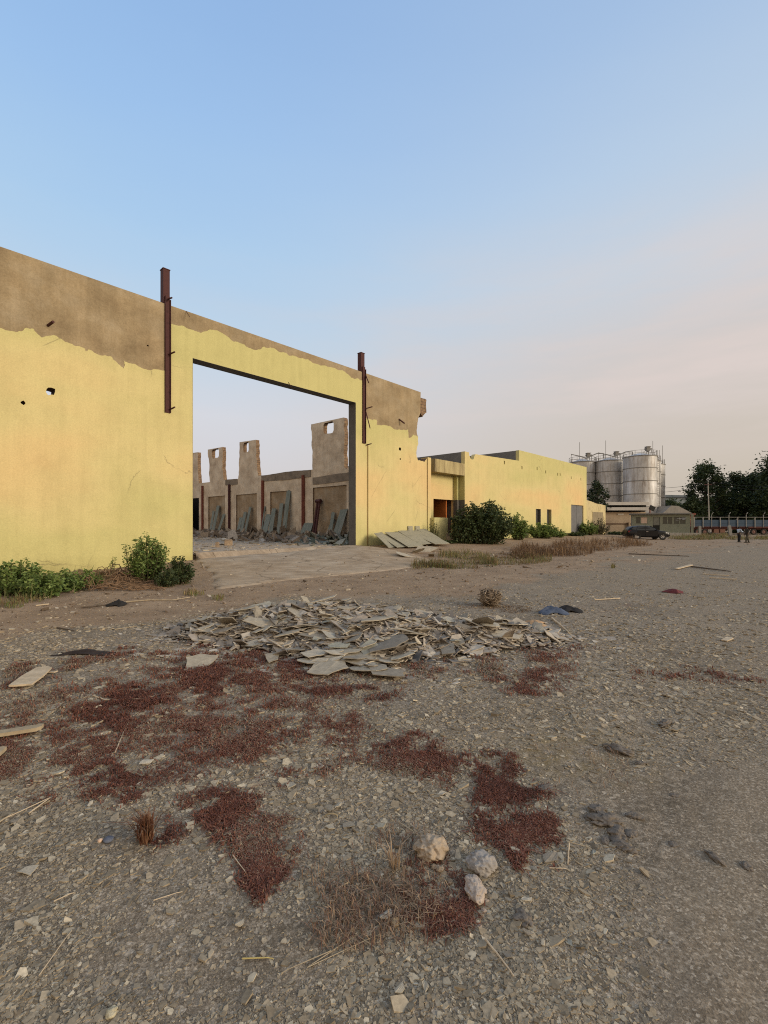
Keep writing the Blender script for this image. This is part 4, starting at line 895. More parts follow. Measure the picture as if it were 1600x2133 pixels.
shrub(350, 1222, 60, 42, 'low straggly weed in front of the gateway corner shrub', mid_leaf, 44, .075, dens=36)
def grass(pts_px, n, h, wd, lean, name, label, cat, mat, kind=None, spread=None, group=None):
    P = []
    for (px, py, rx, ry) in pts_px:
        m = max(1, int(n*rx*ry/sum(a[2]*a[3] for a in pts_px))); r_ = np.sqrt(RNG.random(m)); a = RNG.random(m)*6.283
        P.append(gpv(px+rx*r_*np.cos(a), np.maximum(py+ry*r_*np.sin(a), HY+12))-np.array([0, 0, .01]))
    P = np.concatenate(P)
    off = P[0].copy()
    cl_ = fbm(P[:, 0]*.9+3, P[:, 1]*.9, 4) if n > 3000 else np.full(len(P), .5)
    if n > 3000: kp = cl_+.25*(RNG.random(len(P))-.5) > .41; P = P[kp]; cl_ = cl_[kp]; off = P[0].copy()
    me = blades(P, h*(.3+.9*RNG.random(len(P)))*(.35+1.5*sstep(.42, .72, cl_)), wd*(.6+.8*RNG.random(len(P))), lean, name, mat, None, off)
    return tag(link_mesh(name, me, None, off), label, cat, group, kind)
green_gr = tinted('green_grass_blades', [(0, (.04, .06, .018)), (.6, (.09, .12, .035)), (1, (.20, .19, .07))], .7, 20, .25, 0)
dry_gr = tinted('dry_grass_blades', [(0, (.14, .095, .05)), (.4, (.25, .18, .09)), (.62, (.33, .25, .12)), (.72, (.17, .19, .065)), (1, (.13, .17, .05))], .85, 20, .2, 0)
brown_gr = tinted('brown_dead_stalks', [(0, (.10, .06, .035)), (.5, (.19, .115, .065)), (1, (.28, .185, .10))], .85, 20, .1, 0)
red_gr = tinted('red_weed_leaves', [(0, (0.101, 0.039, 0.025)), (.3, (0.176, 0.066, 0.043)), (.6, (0.239, 0.099, 0.063)), (.82, (0.286, 0.161, 0.107)), (1, (0.319, 0.267, 0.184))], .8, 20, .2, 0)
dryred_gr = tinted('withered_weed_stalks', [(0, (0.149, 0.078, 0.056)), (.5, (0.257, 0.163, 0.106)), (1, (0.405, 0.293, 0.188))], .85, 20, .1, 0)
grass([(120, 1228, 70, 10), (175, 1218, 50, 9), (60, 1245, 50, 8)], 260, .85, .012, .8, 'arching_grass', 'long arching green grass blades among the weeds by the left wall', 'grass', green_gr, 'stuff')
grass([(55, 1250, 36, 7), (20, 1262, 30, 6)], 380, .3, .006, .6, 'dry_tuft', 'yellowed grass tuft in front of the dark left shrub', 'grass tuft', dry_gr, 'stuff')
grass([(405, 1238, 22, 5), (455, 1248, 12, 4)], 260, .26, .006, .5, 'yellow_grass_tuft', 'pale grass tufts at the foot of the concrete ramp', 'grass tuft', dry_gr, 'stuff')
# dead vine heap by the wall
def vines():
    b = MB()
    for i in range(320):
        q = gp(random.uniform(160, 340), random.uniform(1200, 1232)); a = random.random()*6.28; L = random.uniform(.25, .9); pts = []
        hh = random.uniform(.02, .55)*max(.1, 1-abs(q.x-gp(235, 1213).x)/1.4)
        for j in range(6):
            u = j/5-.5; pts.append((q.x+L*u*math.cos(a)+random.uniform(-.05, .05), q.y+L*u*math.sin(a)*.5+random.uniform(-.05, .05), q.z+.02+hh*(1-4*u*u*.8)+random.uniform(0, .04)))
        b.tube(pts, random.uniform(.006, .014), 4, False)
    g = gp(235, 1215); tag(b.build('dead_vine_heap', mix2('dry_brown_vine', (.14, .08, .045), (.25, .16, .09), 6), None, g), 'tangled heap of dry brown vines at the foot of the yellow wall', 'vine heap')
vines()
# annex side
def at_w(px, w, up=0):                      # point on the ground at facade offset w seen under px
    t = fpx(px, 1100, w)[0]; p = fw(t, w, 0); return Vector((p.x, p.y, gzf(p.x, p.y)))
def shrub_w(px, w, wpx, pytop, label, mat, **kw):
    g = at_w(px, w); k = g.y/F; top = H+(HY-pytop)/F*g.y
    return shrub(0, 0, 0, 0, label, mat, p=g, sz=(wpx*k/2, top-g.z), **kw)
shrub_w(1005, -2.6, 138, 1042, 'largest dark bush standing in front of the entrance steps', bush_leaf, n=300, L=.22, dens=66, dome=.42, lift=.05, name='dark_bush', cat='bush')
shrub_w(968, -2.2, 64, 1072, 'dark bush half covering the entrance opening', bush_leaf, n=70, L=.19, dens=46, dome=.5, lift=.05, name='dark_bush', cat='bush')
shrub_w(1080, -1.8, 40, 1068, 'paler loose bush just right of the largest dark bush', shrub_leaf, n=70, L=.19, dens=52, dome=.4, name='green_bush', cat='bush')
shrub_w(1128, -1.6, 70, 1087, 'low wide bush under the two slit windows', shrub_leaf, n=90, L=.19, dens=52, dome=.4, name='green_bush', cat='bush')
shrub_w(1160, -1.5, 36, 1098, 'small bush right of the slit windows', shrub_leaf, n=44, L=.18, dens=44, name='green_bush', cat='bush')
shrub_w(1200, -1.2, 56, 1108, 'dark creeper mound at the foot of the grey door', bush_leaf, n=50, L=.18, dens=40, dome=.4, name='dark_bush', cat='bush')
shrub_w(1225, -.9, 40, 1082, 'climbing bush beside the grey door at the annex corner', shrub_leaf, n=56, L=.2, dens=44, dome=.4, name='green_bush', cat='bush')
shrub_w(1250, -.9, 44, 1080, 'feathery grey-brown bush in front of the low yard wall', leaf_mat('grey_brown_leaves', (.05, .045, .025), (.09, .08, .045), (.15, .13, .075), .2), n=60, L=.16, dens=40, dome=.45, name='dry_bush', cat='bush')
shrub_w(1288, -2.5, 60, 1106, 'low green weeds beside the rear of the black car', bush_leaf, n=50, L=.18, dens=34, dome=.4, name='green_bush', cat='bush')
shrub_w(904, -.75, 26, 1082, 'straggly creeper with pale gaps climbing the entrance pier', mid_leaf, n=26, L=.10, dens=18, dome=.2, name='creeper', cat='creeper', upl=.2)
shrub_w(935, -1.5, 60, 1124, 'low weeds over the entrance steps', bush_leaf, n=36, L=.13, dens=26, dome=.4, name='low_weeds', cat='weeds')
grass([(960, 1176, 80, 9), (1060, 1168, 90, 9), (905, 1182, 50, 7), (1000, 1160, 90, 8)], 9000, .27, .008, .85, 'dry_grass', 'strip of dry yellow grass along the edge of the track before the annex', 'grass', dry_gr, 'stuff')
grass([(1150, 1150, 90, 10), (1230, 1140, 80, 9), (1290, 1132, 60, 8), (1090, 1158, 60, 8), (1330, 1135, 30, 4)], 10000, .42, .010, .9, 'dead_brush', 'brown dead brush under the annex wall', 'brush', brown_gr, 'stuff')
grass([(1450, 1121, 60, 4), (1480, 1116, 40, 4), (1560, 1122, 60, 3)], 8000, .32, .018, .8, 'verge_grass', 'yellowish dry verge grass in front of the gatehouse', 'grass', dry_gr, 'stuff')
grass([(1277, 1183, 4, 1)], 70, .35, .008, .4, 'lone_tuft', 'lone brown grass tuft on the dark tar patch', 'grass tuft', dry_gr, 'stuff')
grass([(1010, 1263, 60, 6), (1075, 1270, 35, 8)], 1400, .07, .004, .9, 'brown_ground_weed', 'flat brown weed around the ball of roots', 'weeds', brown_gr, 'stuff')
# ------------------------------------------------------------------ red ground weed, withered weed
def sample(n, mask, pyr=(1190, 2250), pxr=(-120, 1720), thr=.3, pw=1.0):
    out = []; tot = 0
    while tot < n:
        m = n*3; px = RNG.uniform(*pxr, m); py = RNG.uniform(*pyr, m)
        Y = H*F/(py-HY); x = (px-CX)/F*Y; q = mask(x, Y); ok = RNG.random(m) < np.clip((q-thr)/(1-thr), 0, 1)**pw
        if ok.sum() == 0: break
        out.append(np.stack([x[ok], Y[ok]], 1)); tot += ok.sum()
    P = np.concatenate(out)[:n]; return np.concatenate([P, gz(P[:, 0], P[:, 1])[:, None]], 1)
P = sample(92000, redmask, (1335, 2000), thr=.03, pw=1.1)
h = (.009+.019*RNG.random(len(P)))*(.5+1.0*fbm(P[:, 0]*3, P[:, 1]*3))*np.clip(P[:, 1]/3.4, .85, 2.2)
tt = np.clip(.06+fbm(P[:, 0]*1.5+8, P[:, 1]*1.5, 4)*1.4-.2+.22*RNG.normal(size=len(P)), 0, 1)
me = blades(P, h, h*.12+.0007, 1.7, 'red_weed', red_gr, tt, P[0]); tag(link_mesh('red_weed', me, None, P[0]), 'mats of low dark red weed spreading over the gravel', 'weeds', None, 'stuff')
drymask = lambda x, y: patch(*topx(x, y), DRY)*(.3+1.3*sstep(.35, .6, fbm(x*4, y*4, 4)))
P = sample(1900, drymask, (1430, 2100), thr=.08, pw=1.4)
h = .02+.04*RNG.random(len(P))
me = blades(P, h, h*.03+.0006, 1.3, 'withered_weed', dryred_gr, None, P[0]); tag(link_mesh('withered_weed', me, None, P[0]), 'withered wiry brown weed stalks flattened on the gravel', 'weeds', None, 'stuff')
# the upright dead root tuft in the foreground left
g = gp(305, 1752); P = np.array([(g.x+random.gauss(0, .018), g.y+random.gauss(0, .018), g.z) for _ in range(170)])
me = blades(P, .10+.10*RNG.random(170), .0022+.0012*RNG.random(170), .55, 'dead_root_tuft', tinted('rusty_brown_roots', [(0, (.09, .035, .018)), (.6, (.17, .07, .035)), (1, (.28, .16, .09))], .9, 20, .1, 0), None, g)
tag(link_mesh('dead_root_tuft', me, None, g), 'upright rusty brown dead root tuft in the left foreground', 'root tuft')
# ------------------------------------------------------------------ gravel chips
chip_m = tinted('slate_chips', [(0, (0.139, 0.108, 0.073)), (.3, (0.255, 0.205, 0.139)), (.6, (0.362, 0.295, 0.205)), (.85, (0.469, 0.398, 0.285)), (1, (0.660, 0.571, 0.429))], .9, 60)
P = sample(120000, chipmask, (1165, 2260), thr=.12)
s = np.exp(RNG.normal(np.log(.0062), .62, len(P)))*np.clip(P[:, 1]/2.6, .8, 3.6)
tl = np.clip(RNG.beta(2.2, 2.6, len(P)), 0, 1)
me = chips(P, np.clip(s, .002, .05), .2, s*.13+.0008, 5, 'gravel_chips', chip_m, tl, P[0]); tag(link_mesh('gravel_chips', me, None, P[0]), 'small slate chips and stones strewn over the ground', 'gravel', None, 'stuff')
dm = lambda x, y: .25*dirtmask(x, y)+.0*x
P = sample(5000, dm, (1120, 1345), thr=.02); s = np.exp(RNG.normal(np.log(.016), .6, len(P)))*np.clip(P[:, 1]/9, .8, 3)
me = chips(P, np.clip(s, .005, .12), .3, s*.3, 5, 'dirt_litter', tinted('dirt_crumbs', [(0, (.11, .08, .055)), (.6, (.24, .175, .12)), (1, (.45, .40, .32))]), None, P[0]); tag(link_mesh('dirt_litter', me, None, P[0]), 'scattered crumbs and pebbles on the sandy track', 'litter', None, 'stuff')
# ------------------------------------------------------------------ slate heap
hc = [(gp(690, 1312), 1.65, 1.15, .40), (gp(930, 1325), 1.6, .9, .20), (gp(500, 1312), 1.05, .8, .16), (gp(760, 1352), 1.1, .8, .13), (gp(1050, 1330), .9, .5, .07)]
def hm(x, y): return sum(a*np.exp(-(((x-c.x)/sx_)**2+((y-c.y)/sy_)**2)*1.25) for c, sx_, sy_, a in hc)
def heap_base():
    xs = np.linspace(-4.6, 4.2, 150); ys = np.linspace(5.3, 11.2, 110); X, Yy = np.meshgrid(xs, ys)
    hh = hm(X, Yy); z = gz(X, Yy)+np.maximum(hh-.035, -.02)*1.0+(fbm(X*6, Yy*6)-.5)*.06*np.clip(hh*5, 0, 1)-.012
    V = np.stack([X.ravel(), Yy.ravel(), z.ravel()], 1); i = np.arange(109)[:, None]*150; j = np.arange(149)[None]
    q = np.stack([i+j, i+j+1, i+151+j, i+150+j], 2).reshape(-1, 4)
    keep = (hh.ravel()[q].mean(1) > .045); q = q[keep]; off = np.array([hc[0][0].x, hc[0][0].y, 0.])
    me = raw_mesh('slate_rubble', V, q.ravel(), np.full(len(q), 4), mix2('slate_dust', (.075, .068, .058), (.15, .138, .115), 5, .95, 40, .6, .02), None, off)
    tag(link_mesh('slate_rubble', me, None, off), 'fine crushed slate packed under the heap', 'rubble', None, 'stuff')
heap_base()
hmask = lambda x, y: np.clip(hm(x, y)/.16, 0, 1)*(fbm(x*2, y*2)*.6+.6)
P = sample(10000, hmask, (1225, 1425), (250, 1280), .2); P[:, 2] += hm(P[:, 0], P[:, 1])
s = np.exp(RNG.normal(np.log(.052), .65, len(P))); slate = tinted('grey_slate', [(0, (0.136, 0.120, 0.104)), (.3, (0.259, 0.221, 0.182)), (.6, (0.367, 0.314, 0.255)), (.85, (0.449, 0.391, 0.311)), (1, (0.543, 0.484, 0.401))], .9, 14)
me = chips(P, np.clip(s, .02, .2), .26, np.full(len(P), .008), 5, 'slate_fragments', slate, None, P[0]); tag(link_mesh('slate_fragments', me, None, P[0]), 'countless small broken slate fragments covering the heap', 'slate fragments', None, 'stuff')
hout = lambda x, y: np.clip(hm((x-.1)*.80, 7.9+(y-7.9)*.72)/.16, 0, 1)*(fbm(x*2.5, y*2.5)**1.5)*.8
P = sample(3200, hout, (1215, 1500), (150, 1400), .06); P[:, 2] += np.maximum(hm(P[:, 0], P[:, 1])-.02, 0)
s = np.exp(RNG.normal(np.log(.035), .6, len(P)))
me = chips(P, np.clip(s, .012, .14), .12, np.full(len(P), .007), 5, 'strewn_fragments', slate, None, P[0]); tag(link_mesh('strewn_fragments', me, None, P[0]), 'small slate fragments strewn thinly round the foot of the heap', 'slate fragments', None, 'stuff')
k = NT('weathered_slate')
oi = k.n('ObjectInfo')
c = k.ramp(oi.outputs['Random'], [(0, (0.221, 0.194, 0.162)), (.3, (0.332, 0.291, 0.229)), (.65, (0.428, 0.375, 0.291)), (.9, (0.497, 0.440, 0.352)), (1, (0.290, 0.291, 0.247))])
d = k.ramp(k.noise(5, 9, None, .7), [(.3, (.68, .67, .65)), (.68, (1.12, 1.12, 1.1))]); k.col(k.mix(1, c, d, 'MULTIPLY')); k.bump(k.noise(12, 9, None, .7), .35, .01); slate_o = k.set(.9, 0, .2)
def shard_mesh(n, el, seed):
    random.seed(seed); pts = []
    for i in range(n):
        a = 6.283*(i+random.uniform(-.3, .3))/n; r = random.uniform(.65, 1.0); pts.append((r*math.cos(a), r*math.sin(a)*el))
    pts = jag(pts, .07, 2, True); b = MB(); b.prism(pts, [], lambda x, y, dd: Vector((x, y, dd)), -.012, .012)
    for i, v in enumerate(b.v): b.v[i] = v+Vector((0, 0, .05*math.sin(v.x*2+seed)*v.x))
    me = bpy.data.meshes.new('slate_shard'); me.from_pydata([tuple(v) for v in b.v], [], b.f); me.materials.append(slate_o); me.update(); return me
SH = [shard_mesh(random.choice((4, 5, 5, 6, 7)), random.uniform(.45, .95), i) for i in range(14)]
random.seed(5)
def shard(p, s, tilt, label, group, thick=1.0, name='slate_shard', nrm=None, zoff=.01):
    o = bpy.data.objects.new(name, random.choice(SH)); C.objects.link(o); o.location = p+Vector((0, 0, zoff))
    o.rotation_euler = (random.gauss(0, tilt), random.gauss(0, tilt), random.random()*6.28); o.scale = (s, s, thick*.45); tag(o, label, 'slate', group); return o
P = sample(215, hmask, (1232, 1412), (330, 1230), .25)
for q in P:
    s_ = min(.5, math.exp(random.gauss(math.log(.15), .6))); e = .05
    hz = float(hm(q[0], q[1])); gx_ = (float(hm(q[0]+e, q[1]))-hz)/e; gy_ = (float(hm(q[0], q[1]+e))-hz)/e
    o = shard(Vector((q[0], q[1], q[2]+hz)), s_, random.choice((.08, .13, .13, .4)), 'broken grey slate sheet lying on the heap of slate', 'slate sheets in the heap', 1, zoff=.02+.05*random.random())
    o.rotation_euler.x += math.atan(gy_)*.8; o.rotation_euler.y -= math.atan(gx_)*.8
for i in range(30):
    g = gp(random.gauss(745, 65), min(1420, random.gauss(1376, 22))); o = shard(Vector((g.x, g.y, g.z+float(hm(g.x, g.y))*.9)), random.uniform(.14, .34), .09, 'broken grey slate sheet lying on the heap of slate', 'slate sheets in the heap', .8, zoff=.02+.05*random.random())
P = sample(70, lambda x, y: np.clip(chipmask(x, y), 0, 1)*(y < 5.2), (1440, 2120), (30, 1300), .3)
for q in P: shard(Vector(q), random.uniform(.012, .032), .12, 'small flat slate flake lying loose on the foreground gravel', 'slate flakes on the gravel', .35, zoff=.006)
# foreground flakes seen clearly
for (px, py, w_, lab) in ((605, 1637, 26, 'dark grey five-sided slate flake left of the charred chip cluster'), (667, 1598, 20, 'pale triangular slate flake above the dark flakes'), (722, 1722, 30, 'dark square slate flake beside the pale square one'), (688, 1725, 22, 'pale blue-grey square slate flake next to the curled peel'), (1075, 1775, 22, 'dark grey upright-looking slate flake near the lumps'),
                          (1145, 1790, 44, 'yellowish green slate piece near the red weed'), (920, 1655, 20, 'tan five-sided flake at the edge of the mossy gravel'), (858, 1652, 18, 'tan triangular flake near the mossy gravel'), (805, 1912, 30, 'rounded grey stone flake below the withered weed'), (60, 1815, 36, 'pale green flake at the left edge foreground'), (1058, 1993, 24, 'pale green flake right of the white stick'), (500, 1930, 20, 'pale oval flake in the lower left gravel'), (885, 2060, 24, 'grey flake low in the middle foreground'), (110, 1475, 40, 'flat grey slab among weeds near the board'), (305, 1590, 26, 'pale flake beside the red weed patch'), (285, 1366, 34, 'pale blue-grey slab right of the small red patch'), (340, 1368, 26, 'thin flat slab beside the pale blue-grey slab'), (1275, 1395, 24, 'pale flake on the glittering gravel')):
    g = gp(px, py); o = shard(g, w_/F*g.y*.62, .06, lab, None, .4, 'slate_flake', zoff=.012)
for (px, py, w_, tx, tz, lab) in ((745, 1382, 160, -.12, .3, 'largest pale cracked slate sheet at the front of the heap'), (690, 1398, 120, -.05, 1.2, 'wide dusty sheet at the foot of the heap'), (800, 1404, 110, -.04, 2.2, 'sheet with a pale rib at the front tip of the heap'), (420, 1385, 90, -.28, .5, 'crumpled tan sheet lying apart in the red weed left of the heap'), (850, 1352, 90, -.3, 2.9, 'tilted dark slate sheet right of the largest sheet'), (690, 1350, 130, -.2, .1, 'long split slate panel on the middle of the heap'), (560, 1288, 110, -.3, .4, 'pale broad sheet on the left shoulder of the heap'), (760, 1266, 90, .1, 1.0, 'pale sheet on the crest of the heap'), (990, 1330, 90, -.35, 1.7, 'propped sheet over a dark hollow at the right of the heap'), (965, 1382, 36, -.1, .9, 'dark rectangular tile fallen in front of the heap'), (450, 1330, 100, -.15, .2, 'long pale slab on the left slope of the heap')):
    g = gp(px, py); hz = float(hm(g.x, g.y)); o = shard(Vector((g.x, g.y-.0, g.z+hz*.9)), w_/F*g.y*.62, .02, lab, None, .9, 'slate_sheet', zoff=.05); o.data = shard_mesh(random.choice((4, 4, 5)), random.uniform(.6, .8), 100+int(px)); random.seed(int(px)+7)
    o.rotation_euler = (tx*-1.0, random.uniform(-.08, .08), tz)
# ------------------------------------------------------------------ stacked asbestos sheets by the gateway
sheet_m = mix2('grey_green_sheet', (.22, .205, .15), (.33, .31, .235), 1.5, .9, 12, .4, .01, c3=(.28, .265, .20))
green_m = mix2('pale_green_board', (0.102, 0.124, 0.104), (0.170, 0.188, 0.162), 1.6, .85, 14, .3, c3=(0.221, 0.220, 0.195), stretch=(3, 3, .4))
def lean_sheet(t, w0, w1, z0, z1, wd, skew, label, name, mat, thick=.025, plane='f', group=None):
    fn = (lambda a, b_, c: fw(a, b_, c)) if plane == 'f' else (lambda a, b_, c: fw(20-b_*-1, a, c))
    A = [(t-wd/2, w0, z0), (t+wd/2, w0, z0), (t+wd/2+skew, w1, z1+random.uniform(-.06, .06)), (t-wd/2+skew, w1, z1)]
    L = jag([(0, 0), (1, 0), (1, 1), (0, 1)], .03, 2, True)
    def mp(u, v, d):
        p = (Vector(A[0])*(1-u)+Vector(A[1])*u)*(1-v)+(Vector(A[3])*(1-u)+Vector(A[2])*u)*v
        return fn(p[0], p[1], p[2])+Vector((0, 0, d))+Vector((-N[0]*d*0, 0, 0))
    if plane != 'f':
        def mp(u, v, d):
            p = (Vector(A[0])*(1-u)+Vector(A[1])*u)*(1-v)+(Vector(A[3])*(1-u)+Vector(A[2])*u)*v
            q = fw(20+p[1]+d, p[0], p[2]); return q
    b = MB(); b.prism(L, [], mp, 0, thick); return tag(b.build(name, mat, None, fn(t, w0, z0)), label, 'sheet', group)
sheets = [(782, -.5, 'leftmost narrow sheet of the stack leaning on the facade', .5, 1.0), (797, -.45, 'second strip in the leaning stack, slightly tilted', .9, 1.0), (812, -.40, 'grey-green sheet near the left of the leaning stack', 1.0, 1.05), (828, -.33, 'broad dusty sheet in the middle of the leaning stack', 1.3, 1.1), (846, -.27, 'widest top sheet of the leaning stack', 1.5, 1.12), (862, -.2, 'rightmost long sheet of the leaning stack', 1.1, 1.1), (874, -.15, 'upright narrow sheet behind the right end of the stack', .7, 1.2)]
for i, (px, w1, lab, wd, zt_) in enumerate(sheets):
    t = fpx(px, 1130, w1)[0]; wq = -2.5-.3*(i % 3); q = fw(t-.6, wq, 0); lean_sheet(t-.6, wq, w1+.03*i-.1, gzf(q.x, q.y)+.05+.025*i, .26+zt_-.06*(i % 2), wd*1.5, .75+.03*i, lab, 'leaning_sheet', sheet_m)
for px, lab in ((853, 'small pale tile standing on top of the leaning stack, left one'), (868, 'small square tile propped at the top right of the leaning stack')):
    t = fpx(px, 1115)[0]; o = MB().fbox(t-.25, t+.25, -.10, -.04, 1.15, 1.72).fbox(t-.2, t+.2, -.11, -.1005, 1.2, 1.6).build('propped_tile', sheet_m, None, fw(t, -.1, 1.15)); tag(o, lab, 'tile')
for i, (px, py, w_, tl, lab) in enumerate(((886, 1148, 60, -.5, 'brown curved board fallen beside the entrance pier'), (845, 1160, 70, -.2, 'flat broken sheet lying on the ramp before the stack'), (900, 1160, 50, -.15, 'pale rubble slab near the dry grass by the stack'), (870, 1152, 40, -.3, 'grey slab wedged at the right foot of the stack'))):
    g = gp(px, py); o = shard(g, w_/F*g.y*.5, .02, lab, None, 2, 'broken_slab', zoff=.12); o.rotation_euler = (-tl, .1*i, i)
# ------------------------------------------------------------------ inside the warehouse: boards, pipe, blocks, rubble
def board(px0, px1, pyt, label, lean=.9, skew=0, mat=green_m, name='leaning_board'):
    a, zt_ = spx(px0, pyt); c, _ = spx(px1, pyt); wd = abs(a-c)*.82; lean_sheet((a+c)/2, -lean, -.08, .5, zt_, wd, skew, label, name, mat, .03, 's')
for a in ((449, 454, 1064, 'narrow pale board in the far left group of leaning boards', .9, .6), (455, 462, 1054, 'tallest board in the far left group of leaning boards', 1.0, .3), (462, 468, 1072, 'short board closing the far left group of leaning boards', .8, -.3),
          (507, 514, 1078, 'short slanting board in the second group of leaning boards', 1.0, .7), (514, 521, 1066, 'middle slanting board in the second group of leaning boards', 1.0, .5), (521, 527, 1055, 'tall narrow board ending the second group of leaning boards', .9, .1),
          (565, 578, 1072, 'broad pale slanting board left of the tall green board', 1.3, .9), (578, 588, 1058, 'green slanting board next to the tall green board', 1.2, .9), (592, 601, 1048, 'dark green leaning board touching the tall green board', 1.0, .7), (601, 611, 1023, 'tallest green board leaning on the side wall', .9, .25), (552, 555, 1054, 'thin grey stick leaning near the red stanchion', .6, 0),
          (636, 660, 1090, 'stack of short green boards leaning left of the rusty pipe', .8, .3), (698, 706, 1068, 'grey board leaning in the corner under the largest patched window', .9, .4), (706, 724, 1060, 'wide grey-green board nearest the gateway jamb', 1.0, -.2), (687, 695, 1082, 'small brown splinter board right of the rusty pipe', .7, -.3), (480+35, 519, 1090, 'low grey offcut among the second group of boards', .6, .2)): board(*a)
a1, z1 = spx(663, 1044); pg = thing('rusty_pipe', 'rusty double pipe with a flange leaning against the patched window', 'pipe', fw(19, a1, .6))
MB().tube([fw(19.1, a1-.3, .5), fw(19.88, a1-.05, z1)], .1, 8).tube([fw(19.1, a1-.62, .5), fw(19.88, a1-.37, z1)], .1, 8).build('pipe', rust, pg)
MB().tube([fw(19.85, a1+.1, z1), fw(19.85, a1-.55, z1)], .17, 8).build('flange', rust, pg)
blk = mix2('tan_concrete_block', (.27, .19, .125), (.38, .29, .20), 2, .95, 15, .7, .03)
def blockat(px, py, wpx, hpx, label, rot=.3, nm='concrete_block', cat='block', mat=blk):
    z = .505; Y = (H-z)*F/(py-HY); x = (px-CX)/F*Y; s_ = wpx/F*Y; h_ = hpx/F*Y
    b = MB(); M_ = Matrix.Translation((x, Y, z-.02))@Matrix.Rotation(rot, 4, 'Z'); b.box((-s_/2, -s_*.4, 0), (s_/2, s_*.4, h_*.86), M_); b.box((-s_*.42, -s_*.33, h_*.86), (s_*.44, s_*.34, h_), M_)
    o = b.build(nm, mat, None, (x, Y, z)); md = o.modifiers.new('bev', 'BEVEL'); md.width = .03*s_*2; md.segments = 2; tag(o, label, cat)
blockat(476, 1136, 16, 13, 'tan broken block standing on the warehouse floor')
blockat(453, 1140, 7, 12, 'small narrow block left of the tan block on the floor', .1)
blockat(549, 1108, 12, 13, 'pale square block at the edge of the rubble inside', .5)
blockat(541, 1096, 9, 14, 'dark box against the wall beside the red stanchion', 0, 'dark_box', 'box', darkm)
blockat(437, 1099, 26, 5, 'pinkish slab lying near the dark doorway', .1, 'fallen_slab', 'slab', mix2('pink_slab', (.34, .23, .17), (.42, .3, .23), 2))
def rub():
    n = 2600; w_ = np.abs(RNG.normal(size=n)); wv = RNG.uniform(4, 42, n); tv = 19.9-np.abs(RNG.normal(size=n))*np.where(wv < 14, 2.6, 1.7)
    x = F0[0]+U[0]*tv+N[0]*wv; y = F0[1]+U[1]*tv+N[1]*wv; hh = .55*np.exp(-((19.9-tv)/1.6)**2)*(.4+1.0*fbm(wv*.5, tv*.5))
    P = np.stack([x, y, .51+hh*RNG.random(n)], 1); s = np.exp(RNG.normal(np.log(.22), .5, n))
    me = chips(P, np.clip(s, .06, .7), .42, s*.35, 6, 'wall_rubble', tinted('tan_rubble', [(0, (.10, .08, .06)), (.4, (.20, .155, .115)), (.8, (.32, .26, .20)), (1, (.42, .37, .31))], .95, 8), None, P[0])
    tag(link_mesh('wall_rubble', me, None, P[0]), 'long bank of broken masonry along the inner wall', 'rubble', None, 'stuff')
    n = 1500; wv = RNG.uniform(.8, 9, n); tv = 19.5-np.abs(RNG.normal(size=n))*2.3-np.clip(6-wv, 0, 6)*.25
    x = F0[0]+U[0]*tv+N[0]*wv; y = F0[1]+U[1]*tv+N[1]*wv; P = np.stack([x, y, .51+.35*RNG.random(n)*np.exp(-((18.5-tv)/3)**2)], 1); s = np.exp(RNG.normal(np.log(.2), .5, n))
    me = chips(P, np.clip(s, .05, .6), .35, s*.12, 5, 'sheet_debris', tinted('green_grey_debris', [(0, (.07, .085, .065)), (.5, (.15, .165, .135)), (1, (.30, .30, .25))], .9, 8), None, P[0])
    tag(link_mesh('sheet_debris', me, None, P[0]), 'grey-green broken sheet debris just inside the gateway', 'debris', None, 'stuff')
    n = 1700; wv = RNG.uniform(.5, 30, n); tv = RNG.uniform(3, 18, n); x = F0[0]+U[0]*tv+N[0]*wv; y = F0[1]+U[1]*tv+N[1]*wv
    P = np.stack([x, y, np.full(n, .506)], 1); s = np.exp(RNG.normal(np.log(.07), .6, n)); me = chips(P, np.clip(s, .02, .4), .1, s*.2, 5, 'floor_litter', chip_m, None, P[0])
    tag(link_mesh('floor_litter', me, None, P[0]), 'loose bits strewn over the warehouse floor', 'litter', None, 'stuff')
rub()
# ------------------------------------------------------------------ single pieces of litter
woodp = mix2('pale_raw_wood', (.46, .36, .24), (.58, .47, .33), 1, .8, 20, .3, .003, stretch=(1, 12, 12))
woodg = mix2('grey_tan_wood', (.33, .26, .17), (.45, .37, .25), 1, .85, 20, .3, .003)
def plank(pa, pb, wpx, thick, label, mat, name='wood_board', cat='board', lift=.012, taper=1.0):
    a, c = gp(*pa), gp(*pb); d = (c-a); d.z = 0; s_ = Vector((-d.y, d.x, 0)).normalized()*(wpx/F*(a.y+c.y)/2/2)
    z0 = max(a.z, c.z)+lift; b = MB()
    pts = jag([(0, -1), (.5, -1), (.93, -taper), (1, -.3*taper), (1, taper), (.5, 1), (.03, .9)], .015, 2, True)
    b.prism(pts, [], lambda u, v, dd: Vector((a.x, a.y, z0+.01*u))+d*u+s_*v+Vector((0, 0, dd)), 0, thick)
    o = b.build(name, mat, None, (a+c)/2); return tag(o, label, cat)
plank((40, 1436), (94, 1400), 42, .02, 'pale raw wood offcut lying on the ground at the left', woodp, 'wood_offcut', 'wood', .03, .75)
plank((-40, 1545), (88, 1528), 20, .03, 'long tan batten entering from the left edge with a dark broken end', woodg, lift=.03)
plank((-20, 1592), (4, 1570), 20, .03, 'tan batten stub cut by the left edge below the long batten', woodg, lift=.02)
plank((86, 1404), (118, 1404), 8, .012, 'thin wood splinter beside the pale offcut', woodp, 'wood_splinter', 'wood')
plank((1408, 1187), (1442, 1178), 7, .03, 'pale plank on the far track with a dark end', woodp)
